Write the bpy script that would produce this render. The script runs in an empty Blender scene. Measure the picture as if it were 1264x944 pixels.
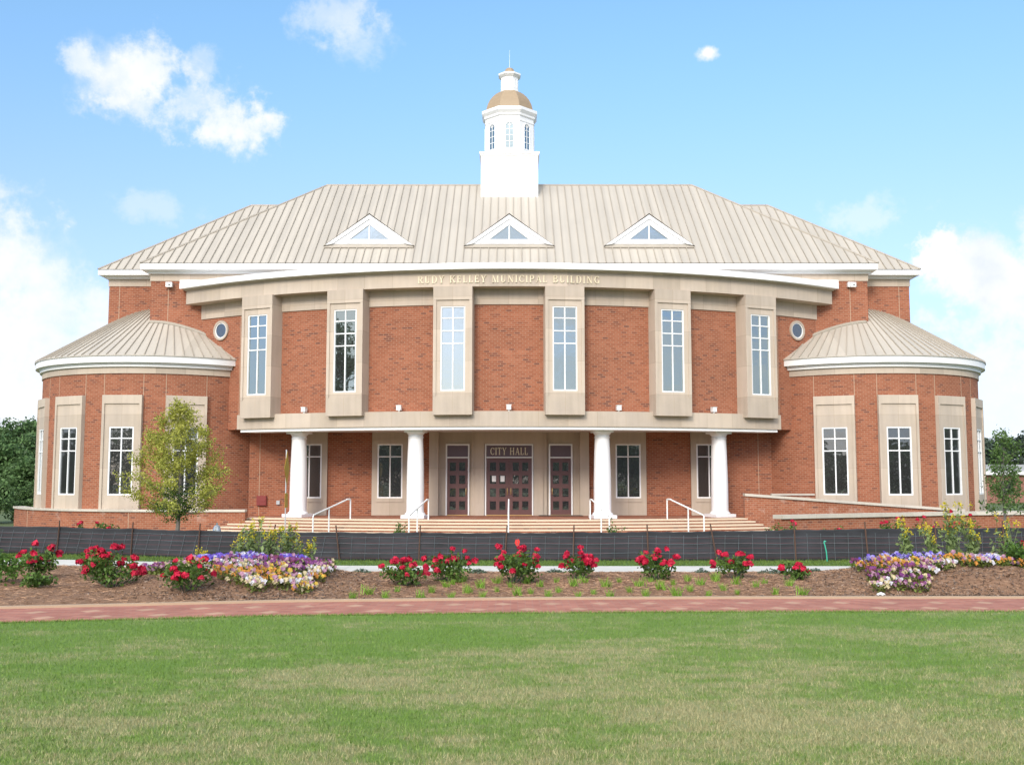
import bpy, bmesh, math, random
import numpy as np
from mathutils import Vector, Matrix
R = math.radians
sin, cos, pi = math.sin, math.cos, math.pi
SC = bpy.context.scene
COL = SC.collection

# ------------------------------------------------------------------ camera
cd = bpy.data.cameras.new('camera'); cam = bpy.data.objects.new('camera', cd); COL.objects.link(cam)
cam.location = (0.12, 0, 1.7); cam.rotation_euler = (R(90 + 5.23), 0, 0)
cd.sensor_width = 36; cd.lens = 36 * 1290 / 1264; cd.clip_end = 5000; cd.clip_start = .1
SC.camera = cam
# ------------------------------------------------------------------ light
SUN_EL, SUN_ROT = 28, 196          # behind the photographer, a little to the left
SC.view_settings.view_transform = 'Standard'; SC.view_settings.look = 'None'
SC.view_settings.gamma = 1; SC.view_settings.use_curve_mapping = False
SC.view_settings.exposure = 1.35
sd = bpy.data.lights.new('sun', 'SUN'); sd.energy = 0.95; sd.angle = R(16); sd.color = (1, .90, .79)
so = bpy.data.objects.new('sun', sd); COL.objects.link(so)
sdir = Vector((sin(R(SUN_ROT)) * cos(R(SUN_EL)), cos(R(SUN_ROT)) * cos(R(SUN_EL)), sin(R(SUN_EL))))
so.rotation_euler = sdir.to_track_quat('Z', 'Y').to_euler(); so.location = sdir * 200

W = bpy.data.worlds.new('World'); SC.world = W; W.use_nodes = True
wt = W.node_tree; wt.nodes.clear()
class NT:
    """small helper to write node graphs"""
    def __init__(s, t): s.t = t
    def n(s, ty, **kw):
        x = s.t.nodes.new(ty)
        for k, v in kw.items(): setattr(x, k, v)
        return x
    def put(s, v, sock):
        if isinstance(v, (int, float)):
            try: sock.default_value = v
            except TypeError: sock.default_value = (v,) * len(sock.default_value)
        elif isinstance(v, (tuple, list)):
            v = tuple(v)
            if len(sock.default_value) == 4 and len(v) == 3: v += (1,)
            sock.default_value = v
        else: s.t.links.new(v, sock)
    def m(s, op, a, b=0, c=0, clamp=False):
        x = s.n('ShaderNodeMath', operation=op); x.use_clamp = clamp
        s.put(a, x.inputs[0]); s.put(b, x.inputs[1]); s.put(c, x.inputs[2]); return x.outputs[0]
    def vm(s, op, a, b=(0, 0, 0)):
        x = s.n('ShaderNodeVectorMath', operation=op)
        s.put(a, x.inputs[0]); s.put(b, x.inputs[1]); return x.outputs[0]
    def sep(s, v):
        x = s.n('ShaderNodeSeparateXYZ'); s.put(v, x.inputs[0]); return x.outputs
    def comb(s, a, b, c=0):
        x = s.n('ShaderNodeCombineXYZ'); s.put(a, x.inputs[0]); s.put(b, x.inputs[1]); s.put(c, x.inputs[2]); return x.outputs[0]
    def noise(s, v, scale, detail=3, rough=.55, dist=0):
        x = s.n('ShaderNodeTexNoise'); s.put(v, x.inputs['Vector']); x.inputs['Scale'].default_value = scale
        x.inputs['Detail'].default_value = detail; x.inputs['Roughness'].default_value = rough
        x.inputs['Distortion'].default_value = dist
        return x.outputs['Fac']
    def step(s, v, a, b, lo=0, hi=1):
        x = s.n('ShaderNodeMapRange', interpolation_type='SMOOTHSTEP')
        s.put(v, x.inputs[0]); s.put(a, x.inputs[1]); s.put(b, x.inputs[2]); s.put(lo, x.inputs[3]); s.put(hi, x.inputs[4])
        return x.outputs[0]
    def mix(s, f, a, b, mode='MIX'):
        x = s.n('ShaderNodeMix', data_type='RGBA', blend_type=mode)
        s.put(f, x.inputs[0]); s.put(a, x.inputs[6]); s.put(b, x.inputs[7]); return x.outputs[2]
    def ramp(s, f, stops, interp='LINEAR'):
        x = s.n('ShaderNodeValToRGB'); r = x.color_ramp; r.interpolation = interp
        while len(r.elements) < len(stops): r.elements.new(.5)
        for e, (p, c) in zip(r.elements, stops): e.position = p; e.color = tuple(c) + (1,)
        s.put(f, x.inputs[0]); return x.outputs[0]

def build_world():
    g = NT(wt)
    sky = g.n('ShaderNodeTexSky', sky_type='NISHITA'); sky.sun_disc = False
    sky.sun_elevation = R(SUN_EL); sky.sun_rotation = R(SUN_ROT)
    sky.air_density = 1.0; sky.dust_density = 0.6; sky.ozone_density = 2.0
    d = g.n('ShaderNodeTexCoord').outputs['Generated']
    x, y, z = g.sep(d)
    az = g.m('MULTIPLY', g.m('ARCTAN2', x, y), 180 / pi)
    el = g.m('MULTIPLY', g.m('ARCSINE', z), 180 / pi)
    n1 = g.noise(d, 9, 6, .6); n2 = g.noise(d, 28, 5, .6)
    n3 = g.noise(d, 60, 5, .65)
    pert = g.m('ADD', g.m('MULTIPLY', g.m('SUBTRACT', n1, .5), 2.2), g.m('ADD', g.m('MULTIPLY', g.m('SUBTRACT', n2, .5), 1.7), g.m('MULTIPLY', g.m('SUBTRACT', n3, .5), .8)))
    pert_small = g.m('ADD', g.m('MULTIPLY', g.m('SUBTRACT', n2, .5), 3.4), g.m('MULTIPLY', g.m('SUBTRACT', n3, .5), 2.6))
    # clouds: azimuth, elevation, half width, half height (degrees), density, softness
    CL = [(-21.0, 20.3, 2.1, 1.4, .8, 1.35), (-19.8, 20.8, 1.5, 1.1, .65, 1.3), (-22.8, 20.6, 1.0, .7, .55, 1.3), (-17.6, 19.3, 2.2, 1.1, .45, 1.3), (-20.2, 19.0, 2.2, .9, .45, 1.3),
          (-15.4, 18.5, 1.5, 1.05, .7, 1.35), (-14.2, 18.2, 1.2, .85, .65, 1.3), (-21.4, 18.9, .9, .45, .6, .9), (-15.2, 17.5, 1.6, .6, .4, 1.2), (-17.2, 21.2, .9, .7, .35, 1.2),
          (-9.9, 24.2, 1.7, 1.0, .42, 1.4), (-8.6, 23.1, 1.3, 1.0, .30, 1.5), (-16.2, 25.9, 1.1, .6, .35, 1.4),
          (10.9, 22.3, .42, .27, .95, 1.3), (19.0, 13.6, 1.6, .8, .36, 1.2), (-19.0, 13.9, 1.6, .5, .3, 1.3),
          (24.2, 10.4, 2.7, 1.5, .95, .8), (22.8, 11.1, 1.4, 1.1, .95, .8), (28.2, 11.6, 1.8, 1.6, .95, .8), (26.6, 9.2, 3.0, 1.4, .85, .9), (27.4, 7.4, 4.2, 2.0, .5, 1.2),
          (26, 4.0, 6.0, 3.2, .45, 1.3), (-26.3, 10.2, 3.0, 2.0, .7, 1.2), (-29.0, 11.0, 3.6, 2.2, .75, 1.1), (-25.0, 8.0, 4.2, 2.2, .65, 1.2), (-28.5, 5.5, 5, 3, .7, 1.2), (-24.0, 5.0, 5.0, 3.4, .5, 1.3),
          (-30, 13.4, 3.6, 1.2, .45, 1.3), (-27, 2.5, 8, 3, .5, 1.3)]
    tot = None
    for a, e, w, h, k, s in CL:
        dx = g.m('DIVIDE', g.m('SUBTRACT', az, a), w); dy = g.m('DIVIDE', g.m('SUBTRACT', el, e), h)
        r = g.m('SQRT', g.m('ADD', g.m('MULTIPLY', dx, dx), g.m('MULTIPLY', dy, dy)))
        r = g.m('ADD', r, pert if w > 1.5 and k > .5 else pert_small)
        v = g.step(r, 1.0 - .55 * s, 1.0 + .55 * s, k, 0)
        tot = v if tot is None else g.m('SUBTRACT', 1, g.m('MULTIPLY', g.m('SUBTRACT', 1, tot), g.m('SUBTRACT', 1, v)))
    # broken cloud everywhere else round the sky, behind the camera too
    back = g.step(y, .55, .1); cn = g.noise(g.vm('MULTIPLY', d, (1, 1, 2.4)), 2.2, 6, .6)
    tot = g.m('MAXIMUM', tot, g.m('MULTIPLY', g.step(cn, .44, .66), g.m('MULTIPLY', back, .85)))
    # thin high veil near the horizon
    hz = g.m('MULTIPLY', g.step(el, 21, -1, 0, 1), .55)
    base = g.mix(1.0, sky.outputs[0], g.mix(g.step(el, 10, 27), (.80, .80, .98), (.84, 1.0, .98)), 'MULTIPLY')
    col = g.mix(hz, base, (1.85, 2.35, 3.5))
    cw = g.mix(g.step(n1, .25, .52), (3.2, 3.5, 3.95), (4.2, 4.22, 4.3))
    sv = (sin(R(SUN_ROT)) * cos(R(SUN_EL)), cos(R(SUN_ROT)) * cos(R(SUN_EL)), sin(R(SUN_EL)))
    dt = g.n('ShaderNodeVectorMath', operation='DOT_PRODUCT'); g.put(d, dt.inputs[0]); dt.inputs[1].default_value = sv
    near = g.m('MULTIPLY', g.step(dt.outputs['Value'], .1, .95, 0, 2.4), g.step(el, 14, 24)); near = g.m('ADD', near, 1)   # unseen cloud round the veiled sun, brightened to add fill light
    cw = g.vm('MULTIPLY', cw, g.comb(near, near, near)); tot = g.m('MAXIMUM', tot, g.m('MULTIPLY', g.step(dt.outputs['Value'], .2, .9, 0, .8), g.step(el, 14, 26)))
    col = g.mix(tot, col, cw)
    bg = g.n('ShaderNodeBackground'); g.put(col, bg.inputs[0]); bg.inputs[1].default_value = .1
    out = g.n('ShaderNodeOutputWorld'); wt.links.new(bg.outputs[0], out.inputs[0])
build_world()

# ------------------------------------------------------------------ materials
MATS = {}
def newmat(name):
    m = bpy.data.materials.new(name); m.use_nodes = True
    t = m.node_tree; t.nodes.clear(); g = NT(t)
    o = g.n('ShaderNodeOutputMaterial'); b = g.n('ShaderNodeBsdfPrincipled')
    t.links.new(b.outputs[0], o.inputs[0]); MATS[name] = m
    return m, g, b, o
def uv(g): return g.n('ShaderNodeTexCoord').outputs['UV']
def pos(g): return g.n('ShaderNodeNewGeometry').outputs['Position']
def bump(g, b, h, s=.3, d=.01):
    x = g.n('ShaderNodeBump'); x.inputs['Strength'].default_value = s; x.inputs['Distance'].default_value = d
    g.put(h, x.inputs['Height']); g.t.links.new(x.outputs[0], b.inputs['Normal'])
def plain(name, c, rough=.6, var=.08, scale=3, metal=0, spec=.5):
    m, g, b, o = newmat(name)
    n = g.noise(pos(g), scale, 4); n2 = g.noise(pos(g), scale * 13, 3)
    f = g.m('ADD', g.m('MULTIPLY', g.m('SUBTRACT', n, .5), 2 * var), g.m('ADD', 1, g.m('MULTIPLY', g.m('SUBTRACT', n2, .5), var)))
    g.put(g.vm('MULTIPLY', c, g.comb(f, f, f)), b.inputs['Base Color'])
    b.inputs['Roughness'].default_value = rough; b.inputs['Metallic'].default_value = metal
    b.inputs['Specular IOR Level'].default_value = spec
    return m
def bricks(g, vec, w, h, mort, offset=.5, bias=0):
    x = g.n('ShaderNodeTexBrick'); g.put(vec, x.inputs['Vector'])
    x.offset = offset; x.inputs['Scale'].default_value = 1
    x.inputs['Color1'].default_value = (0, 0, 0, 1); x.inputs['Color2'].default_value = (1, 1, 1, 1); x.inputs['Mortar'].default_value = (.5, .5, .5, 1)
    x.inputs['Mortar Size'].default_value = mort; x.inputs['Mortar Smooth'].default_value = .1; x.inputs['Bias'].default_value = bias
    x.inputs['Brick Width'].default_value = w; x.inputs['Row Height'].default_value = h
    return x.outputs['Color'], x.outputs['Fac']
def brickmat(name, tone=1.0, salt=0):
    m, g, b, o = newmat(name)
    v = uv(g)
    c, f = bricks(g, v, .213, .079, .010)
    k = tone
    col = g.ramp(c, [(0, (.16 * k, .062 * k, .044 * k)), (.06, (.205 * k, .07 * k, .044 * k)), (.13, (.275 * k, .086 * k, .044 * k)), (.6, (.318 * k, .103 * k, .052 * k)), (1, (.365 * k, .13 * k, .07 * k))])
    big = g.noise(g.vm('MULTIPLY', v, (.5, 1.2, 1)), .5, 5, .6); tint = g.step(big, .25, .75, .84, 1.12)
    col = g.vm('MULTIPLY', col, g.comb(tint, tint, tint))
    col = g.mix(f, col, (.35, .20, .13))
    fine = g.noise(v, 60, 2); ft = g.step(fine, .2, .8, .88, 1.1)
    col = g.vm('MULTIPLY', col, g.comb(ft, ft, ft))
    if salt:
        vx, vz, _ = g.sep(v); sm = g.m('MULTIPLY', g.step(g.noise(v, 1.6, 5, .65), .52, .72), g.step(vz, -.25, .4, 0, salt)); col = g.mix(sm, col, (.55, .43, .36))
    g.put(col, b.inputs['Base Color']); b.inputs['Roughness'].default_value = .85; b.inputs['Specular IOR Level'].default_value = .25
    bump(g, b, g.m('SUBTRACT', 1, f), .5, .006)
    return m
def stonemat(name, w=1.12, h=1.22, c=(.51, .42, .315), off=0.0):
    m, g, b, o = newmat(name)
    v = uv(g)
    cc, f = bricks(g, v, w, h, .006, off)
    n = g.noise(v, 1.3, 5); n2 = g.noise(v, 70, 3)
    t = g.m('ADD', g.step(cc, 0, 1, .89, 1.07), g.m('ADD', g.m('MULTIPLY', g.m('SUBTRACT', n, .5), .22), g.m('MULTIPLY', g.m('SUBTRACT', n2, .5), .12)))
    st = g.noise(g.vm('MULTIPLY', v, (5.5, .35, 1)), 1, 4, .6); t = g.m('ADD', t, g.m('MULTIPLY', g.m('SUBTRACT', st, .5), .26))
    hue = g.mix(g.noise(g.vm('ADD', v, (7, 3, 0)), .8, 3), c, (c[0] * .98, c[1] * 1.01, c[2] * 1.14))
    col = g.vm('MULTIPLY', hue, g.comb(t, t, t))
    col = g.mix(g.m('MULTIPLY', f, .6), col, (.30, .22, .14))
    g.put(col, b.inputs['Base Color']); b.inputs['Roughness'].default_value = .8; b.inputs['Specular IOR Level'].default_value = .3
    return m
BRICK = brickmat('brick'); BRICK2 = brickmat('garden_brick', 1.0, .5)
STONE = stonemat('limestone')
STONE_PLAIN = stonemat('limestone_panel', 6, 2.1)
CAP = stonemat('wall_coping', 1.5, 3, (.56, .50, .40))
JOINT = plain('control_joint', (.42, .28, .19), .8)
WHITE = plain('white_trim', (.80, .80, .79), .45, .02)
COLW = plain('column_paint', (.80, .80, .80), .4, .015)
SOFFIT = plain('soffit_shaded_white', (.62, .58, .57), .7, .03)  # white paint, with its shade put into the greyer colour
def roofmat():
    m, g, b, o = newmat('seam_metal')
    p = pos(g); px, py, pz = g.sep(p)
    wn = g.n('ShaderNodeTexWhiteNoise', noise_dimensions='1D'); g.put(g.m('FLOOR', g.m('DIVIDE', px, .352)), wn.inputs['W'])
    st = g.noise(g.vm('MULTIPLY', p, (3.2, .5, .5)), 1, 5, .6); n = g.noise(p, .5, 4)
    k = g.m('ADD', g.step(wn.outputs['Value'], 0, 1, .95, 1.04), g.m('ADD', g.m('MULTIPLY', g.m('SUBTRACT', st, .5), .11), g.m('MULTIPLY', g.m('SUBTRACT', n, .5), .12)))
    g.put(g.vm('MULTIPLY', (.455, .412, .345), g.comb(k, k, k)), b.inputs['Base Color']); g.put(g.step(st, .3, .7, .38, .52), b.inputs['Roughness'])
    return m
ROOF = roofmat()
RIB = plain('seam_rib', (.37, .325, .26), .45, .03, 1.2)
GOLD = plain('dome_copper', (.335, .245, .15), .55, .14, 6, 0)
BRASS = plain('brass', (.75, .52, .2), .35, .05, 5, .8)
LETTER = plain('gold_letters', (.74, .65, .46), .45, .03)
DOORC = plain('door_paint', (.12, .05, .045), .4, .06)
TRANS = plain('transom_panel', (.105, .062, .075), .35, .04)
SILVER = plain('zinc', (.55, .57, .58), .35, .06, 8, .6)
RUST = plain('rusty_steel', (.11, .06, .04), .8, .25, 30)
PAPER = plain('paper', (.85, .85, .82), .8, .02)
BLACK = plain('black_rubber', (.02, .02, .02), .7)
REDBOX = plain('red_enamel', (.22, .03, .025), .45, .05)
YSIGN = plain('sign_yellow', (.50, .31, .02), .5, .05)
CONC = None
def glassmat(name, refl, dark=(.012, .010, .009), tint=(.86, .95, 1.0)):
    m, g, b, o = newmat(name)
    b.inputs['Base Color'].default_value = dark + (1,); b.inputs['Roughness'].default_value = .3
    gl = g.n('ShaderNodeBsdfGlossy'); gl.inputs['Roughness'].default_value = .015; gl.inputs['Color'].default_value = tint + (1,)
    n = g.noise(pos(g), 2.2, 2); bp = g.n('ShaderNodeBump'); bp.inputs['Strength'].default_value = .06; bp.inputs['Distance'].default_value = .05
    g.put(n, bp.inputs['Height']); g.t.links.new(bp.outputs[0], gl.inputs['Normal'])
    fr = g.n('ShaderNodeFresnel'); fr.inputs[0].default_value = 1.5
    fac = g.m('ADD', refl, g.m('MULTIPLY', fr.outputs[0], 1 - refl), clamp=True)
    mx = g.n('ShaderNodeMixShader'); g.put(fac, mx.inputs[0])
    g.t.links.new(b.outputs[0], mx.inputs[1]); g.t.links.new(gl.outputs[0], mx.inputs[2]); g.t.links.new(mx.outputs[0], o.inputs[0])
    return m
GLASS = glassmat('window_glass', .36, tint=(.88, .99, .93)); GLASS_LOW = glassmat('ground_floor_glass', .13); GLASS_DOOR = glassmat('door_glass', .12)

def leafmat(name, c, var=.35, trans=.25, hue=None):
    m, g, b, o = newmat(name)
    geo = g.n('ShaderNodeNewGeometry')
    r = geo.outputs['Random Per Island']
    k = g.step(r, 0, 1, 1 - var, 1 + var)
    c2 = hue or (c[0] * 1.25, c[1] * 1.05, c[2] * .8)
    col = g.mix(g.noise(geo.outputs['Position'], 1.7, 3), c, c2)
    col = g.vm('MULTIPLY', col, g.comb(k, k, k))
    g.put(col, b.inputs['Base Color']); b.inputs['Roughness'].default_value = .55; b.inputs['Specular IOR Level'].default_value = .3
    tr = g.n('ShaderNodeBsdfTranslucent'); g.put(col, tr.inputs[0])
    mx = g.n('ShaderNodeMixShader'); mx.inputs[0].default_value = trans
    g.t.links.new(b.outputs[0], mx.inputs[1]); g.t.links.new(tr.outputs[0], mx.inputs[2]); g.t.links.new(mx.outputs[0], o.inputs[0])
    return m
L_YOUNG = leafmat('young_leaf', (.38, .43, .085), .3, .45, (.46, .42, .09))
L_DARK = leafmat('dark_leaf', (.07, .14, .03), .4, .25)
L_SAP = leafmat('sapling_leaf', (.09, .17, .05), .35, .3)
L_WOOD = leafmat('woodland_leaf', (.088, .17, .062), .45, .3, (.11, .175, .055))  # leaf green lightened, distance haze is put into the colour
L_FAR = leafmat('far_woodland_leaf', (.045, .07, .055), .3, .1)
L_ROSE = leafmat('rose_leaf', (.075, .145, .03), .4, .25)
L_ROSE_Y = leafmat('light_shrub_leaf', (.075, .16, .03), .35, .25)
L_GREY = leafmat('grey_green_leaf', (.10, .135, .095), .3, .15, (.08, .13, .08))
L_MUST = leafmat('mustard_leaf', (.17, .25, .10), .3, .25)
L_PANSY = leafmat('pansy_leaf', (.11, .15, .03), .35, .2)
L_TUFT = leafmat('tuft_blade', (.19, .36, .05), .3, .3)
BARK = plain('bark', (.19, .165, .14), .9, .2, 20)
BARKD = plain('dark_bark', (.07, .055, .045), .9, .25, 6)
def petal(name, c, var=.2): return leafmat(name, c, var, .2, tuple(min(.9, x * 1.1 + .01) for x in c))
P_RED = petal('rose_petal', (.50, .010, .045))
P_YEL = petal('mustard_petal', (.55, .46, .02))
P_PURP = petal('purple_petal', (.17, .035, .16)); P_WINE = petal('wine_petal', (.15, .03, .07)); P_LAV = petal('lavender_petal', (.34, .30, .62))
P_VIO = petal('violet_petal', (.12, .07, .42)); P_WHT = petal('white_petal', (.55, .54, .58)); P_CRM = petal('cream_petal', (.50, .42, .24))
P_YPA = petal('yellow_petal', (.50, .33, .04)); P_ORG = petal('orange_petal', (.48, .20, .03)); P_PNK = petal('pink_petal', (.38, .20, .28))

def grass_color(g, p, blade):
    px, py, pz = g.sep(p)
    q = g.comb(g.m('MULTIPLY', px, .55), py, 0)
    a = g.noise(q, .75, 5, .62); bq = g.noise(q, 4.5, 5, .68); c = g.noise(p, 30, 3)
    t = g.m('ADD', g.m('MULTIPLY', a, .55), g.m('MULTIPLY', bq, .45))
    bias = g.m('ADD', g.step(py, 14.0, 7.5, -.08, .035), g.step(px, -6, 5, -.035, .03))
    t = g.m('ADD', t, bias)
    f = g.m('MULTIPLY', g.step(t, .38, .65), .86)
    green = g.mix(c, (.115, .205, .036), (.185, .285, .06))
    tan = g.mix(c, (.28, .26, .125), (.40, .36, .195))
    if blade:
        r = g.n('ShaderNodeNewGeometry').outputs['Random Per Island']
        f = g.step(g.m('ADD', f, g.m('MULTIPLY', g.m('SUBTRACT', r, .5), .55)), .2, .8)
        col = g.mix(f, green, tan); k = g.step(r, 0, 1, .82, 1.18)
        return g.vm('MULTIPLY', col, g.comb(k, k, k))
    return g.vm('MULTIPLY', g.mix(g.m('MULTIPLY', f, .9), green, tan), (.85, .85, .85))
def grassmat(name, blade):
    m, g, b, o = newmat(name)
    g.put(grass_color(g, pos(g), blade), b.inputs['Base Color']); b.inputs['Roughness'].default_value = .75; b.inputs['Specular IOR Level'].default_value = .15
    return m
LAWN = grassmat('lawn_soil', False); BLADE = grassmat('lawn_blade', True)
VERGE = plain('verge_grass', (.085, .15, .03), .8, .3, 3); VBLADE = leafmat('verge_blade', (.10, .17, .03), .3, .1)
GROUND = plain('rough_ground', (.09, .12, .035), .9, .3, .4)
MULCH = plain('pine_straw_mulch', (.235, .140, .088), .95, .3, 4, 0, .1)
STRAW = leafmat('pine_needle', (.37, .235, .145), .5, 0, (.31, .18, .105))
CHIP = leafmat('bark_chip', (.13, .085, .06), .6, 0, (.22, .16, .12))
def concmat():
    m, g, b, o = newmat('concrete')
    p = pos(g); n = g.noise(p, 1.5, 5); k = g.step(n, .3, .7, .9, 1.06)
    px, py, pz = g.sep(p); fr = g.m('FRACT', g.m('DIVIDE', px, 1.5)); j = g.step(fr, .0, .012, .65, 1)
    k = g.m('MULTIPLY', k, j)
    g.put(g.vm('MULTIPLY', (.60, .57, .51), g.comb(k, k, k)), b.inputs['Base Color']); b.inputs['Roughness'].default_value = .85
    return m
CONC = concmat()
def pathmat():
    m, g, b, o = newmat('path_pavers')
    v = uv(g); u_, v_, _ = g.sep(v)
    c, f = bricks(g, v, .20, .10, .006)
    col = g.ramp(c, [(0, (.32, .112, .072)), (.5, (.385, .145, .092)), (1, (.43, .18, .12))])
    col = g.mix(f, col, (.33, .18, .14))
    dm = None
    P = .66
    for row, sh in ((.40, 0), (.98, .5)):
        a = g.m('ABSOLUTE', g.m('MULTIPLY', g.m('SUBTRACT', g.m('FRACT', g.m('ADD', g.m('DIVIDE', u_, P), sh)), .5), P))
        bb = g.m('ABSOLUTE', g.m('SUBTRACT', v_, row))
        dd = g.m('LESS_THAN', g.m('ADD', a, bb), .135)
        dm = dd if dm is None else g.m('MAXIMUM', dm, dd)
    col = g.mix(dm, col, (.47, .27, .175))
    n = g.noise(pos(g), 2, 5); k = g.step(n, .25, .75, .88, 1.1)
    g.put(g.vm('MULTIPLY', col, g.comb(k, k, k)), b.inputs['Base Color']); b.inputs['Roughness'].default_value = .85
    return m
PATH = pathmat()
EDGE = plain('tan_kerb', (.41, .30, .20), .85, .08)
STEPC = plain('step_stone', (.60, .49, .36), .8, .06, 2)
def fabricmat():
    m, g, b, o = newmat('silt_fabric')
    v = uv(g); u_, v_, _ = g.sep(v)
    n = g.noise(v, 2.0, 4); n2 = g.noise(g.vm('MULTIPLY', v, (.6, 14, 1)), 3, 3)
    k = g.m('MULTIPLY', g.step(n, .25, .75, .75, 1.35), g.step(n2, .3, .7, .8, 1.25))
    col = g.vm('MULTIPLY', (.021, .022, .026), g.comb(k, k, k))
    ln = None
    for z0 in (.07, .17, .27, .37, .47):
        d = g.m('ABSOLUTE', g.m('SUBTRACT', v_, g.m('ADD', z0, g.m('MULTIPLY', g.m('SUBTRACT', n, .5), .03))))
        s = g.m('LESS_THAN', d, .004); ln = s if ln is None else g.m('MAXIMUM', ln, s)
    col = g.mix(g.m('MULTIPLY', ln, .55), col, (.17, .05, .06))
    g.put(col, b.inputs['Base Color']); b.inputs['Roughness'].default_value = .75
    return m
FABRIC = fabricmat()
WIRE = plain('wire', (.13, .155, .165), .5, .05)
ORANGE = plain('orange_vinyl', (.85, .16, .06), .5, .03); REDV = plain('red_vinyl', (.72, .04, .03), .5, .03); GREENV = plain('green_plastic', (.05, .42, .28), .5, .05)
FARBRICK = plain('far_brick', (.26, .12, .09), .9, .1); FARROOF = plain('far_roof', (.28, .29, .30), .7, .05)

# ------------------------------------------------------------------ mesh helpers
class MB:
    def __init__(s): s.v = []; s.f = []; s.u = []; s.mi = []
    def face(s, idx, uvs, mat=0): s.f.append(tuple(idx)); s.u.append(list(uvs)); s.mi.append(mat)
    def quad(s, a, b, c, d, uvs=None, mat=0):
        i = len(s.v); s.v += [tuple(a), tuple(b), tuple(c), tuple(d)]
        s.face((i, i + 1, i + 2, i + 3), uvs or [(0, 0), (1, 0), (1, 1), (0, 1)], mat)
    def box(s, x0, x1, y0, y1, z0, z1, mat=0, M=None):
        P = [(x0, y0, z0), (x1, y0, z0), (x1, y1, z0), (x0, y1, z0), (x0, y0, z1), (x1, y0, z1), (x1, y1, z1), (x0, y1, z1)]
        for q, ax in (((0, 1, 5, 4), 0), ((2, 3, 7, 6), 0), ((1, 2, 6, 5), 1), ((3, 0, 4, 7), 1), ((4, 5, 6, 7), 2), ((3, 2, 1, 0), 2)):
            pts = [P[k] for k in q]
            uvs = [(p[0], p[2]) if ax == 0 else ((p[1], p[2]) if ax == 1 else (p[0], p[1])) for p in pts]
            if M is not None: pts = [tuple(M @ Vector(p)) for p in pts]
            s.quad(*pts, uvs=uvs, mat=mat)
        return s
    def arc(s, C, r0, r1, z0, z1, a0, a1, n=40, mat=0):
        """solid ring segment; angles in degrees measured from -Y towards +X"""
        A = [R(a0 + (a1 - a0) * k / n) for k in range(n + 1)]
        full = abs(a1 - a0) >= 359.9
        b = len(s.v)
        for a in A:
            for r in (r0, r1):
                for z in (z0, z1): s.v.append((C[0] + r * sin(a), C[1] - r * cos(a), z))
        for k in range(n):
            i = b + 4 * k; j = i + 4; u0, u1 = r1 * A[k], r1 * A[k + 1]
            s.face((i + 2, j + 2, j + 3, i + 3), [(u0, z0), (u1, z0), (u1, z1), (u0, z1)], mat)
            s.face((j, i, i + 1, j + 1), [(u1, z0), (u0, z0), (u0, z1), (u1, z1)], mat)
            s.face((i + 1, i + 3, j + 3, j + 1), [(u0, 0), (u0, r1 - r0), (u1, r1 - r0), (u1, 0)], mat)
            s.face((i, j, j + 2, i + 2), [(u0, 0), (u1, 0), (u1, r1 - r0), (u0, r1 - r0)], mat)
        if not full:
            i = b; s.face((i, i + 2, i + 3, i + 1), [(0, z0), (r1 - r0, z0), (r1 - r0, z1), (0, z1)], mat)
            i = b + 4 * n; s.face((i + 2, i, i + 1, i + 3), [(0, z0), (r1 - r0, z0), (r1 - r0, z1), (0, z1)], mat)
        return s
    def prism(s, poly, z0, z1, mat=0):
        n = len(poly); b = len(s.v)
        s.v += [(p[0], p[1], z0) for p in poly] + [(p[0], p[1], z1) for p in poly]
        s.face(range(b + n, b + 2 * n), poly, mat); s.face(range(b + n - 1, b - 1, -1), poly[::-1], mat)
        L = 0
        for k in range(n):
            j = (k + 1) % n; d = math.hypot(poly[j][0] - poly[k][0], poly[j][1] - poly[k][1])
            s.face((b + k, b + j, b + n + j, b + n + k), [(L, z0), (L + d, z0), (L + d, z1), (L, z1)], mat); L += d
        return s
    def lathe(s, prof, c=(0, 0), n=32, mat=0, rot=0, sharp=False):
        """prof: list of (radius, z)"""
        b = len(s.v); m = len(prof)
        for k in range(n):
            a = rot + 2 * pi * k / n
            for r, z in prof: s.v.append((c[0] + r * sin(a), c[1] - r * cos(a), z))
        for k in range(n):
            j = (k + 1) % n
            for q in range(m - 1):
                i0, i1 = b + k * m + q, b + j * m + q
                s.face((i0, i1, i1 + 1, i0 + 1), [(k, prof[q][1]), (k + 1, prof[q][1]), (k + 1, prof[q + 1][1]), (k, prof[q + 1][1])], mat)
        for q, fl in ((0, True), (m - 1, False)):
            if prof[q][0] > 1e-4:
                ring = [b + k * m + q for k in range(n)]
                if fl: ring = ring[::-1]
                s.face(ring, [(0, 0)] * n, mat)
        return s
    def tube(s, pts, rad, n=6, mat=0):
        pts = [Vector(p) for p in pts]; m = len(pts)
        rs = rad if isinstance(rad, (list, tuple)) else [rad] * m
        b = len(s.v)
        for k, p in enumerate(pts):
            t = (pts[min(k + 1, m - 1)] - pts[max(k - 1, 0)])
            if t.length < 1e-6: t = Vector((0, 0, 1))
            t.normalize(); u = t.cross(Vector((0, 1, 0)) if abs(t.y) < .9 else Vector((1, 0, 0))).normalized(); w = t.cross(u)
            for q in range(n):
                a = 2 * pi * q / n; s.v.append(tuple(p + (u * cos(a) + w * sin(a)) * rs[k]))
        for k in range(m - 1):
            for q in range(n):
                i = b + k * n; j = (q + 1) % n
                s.face((i + q, i + j, i + n + j, i + n + q), [(q / n, k), ((q + 1) / n, k), ((q + 1) / n, k + 1), (q / n, k + 1)], mat)
        s.face([b + q for q in range(n)][::-1], [(0, 0)] * n, mat); s.face([b + (m - 1) * n + q for q in range(n)], [(0, 0)] * n, mat)
        return s
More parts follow.
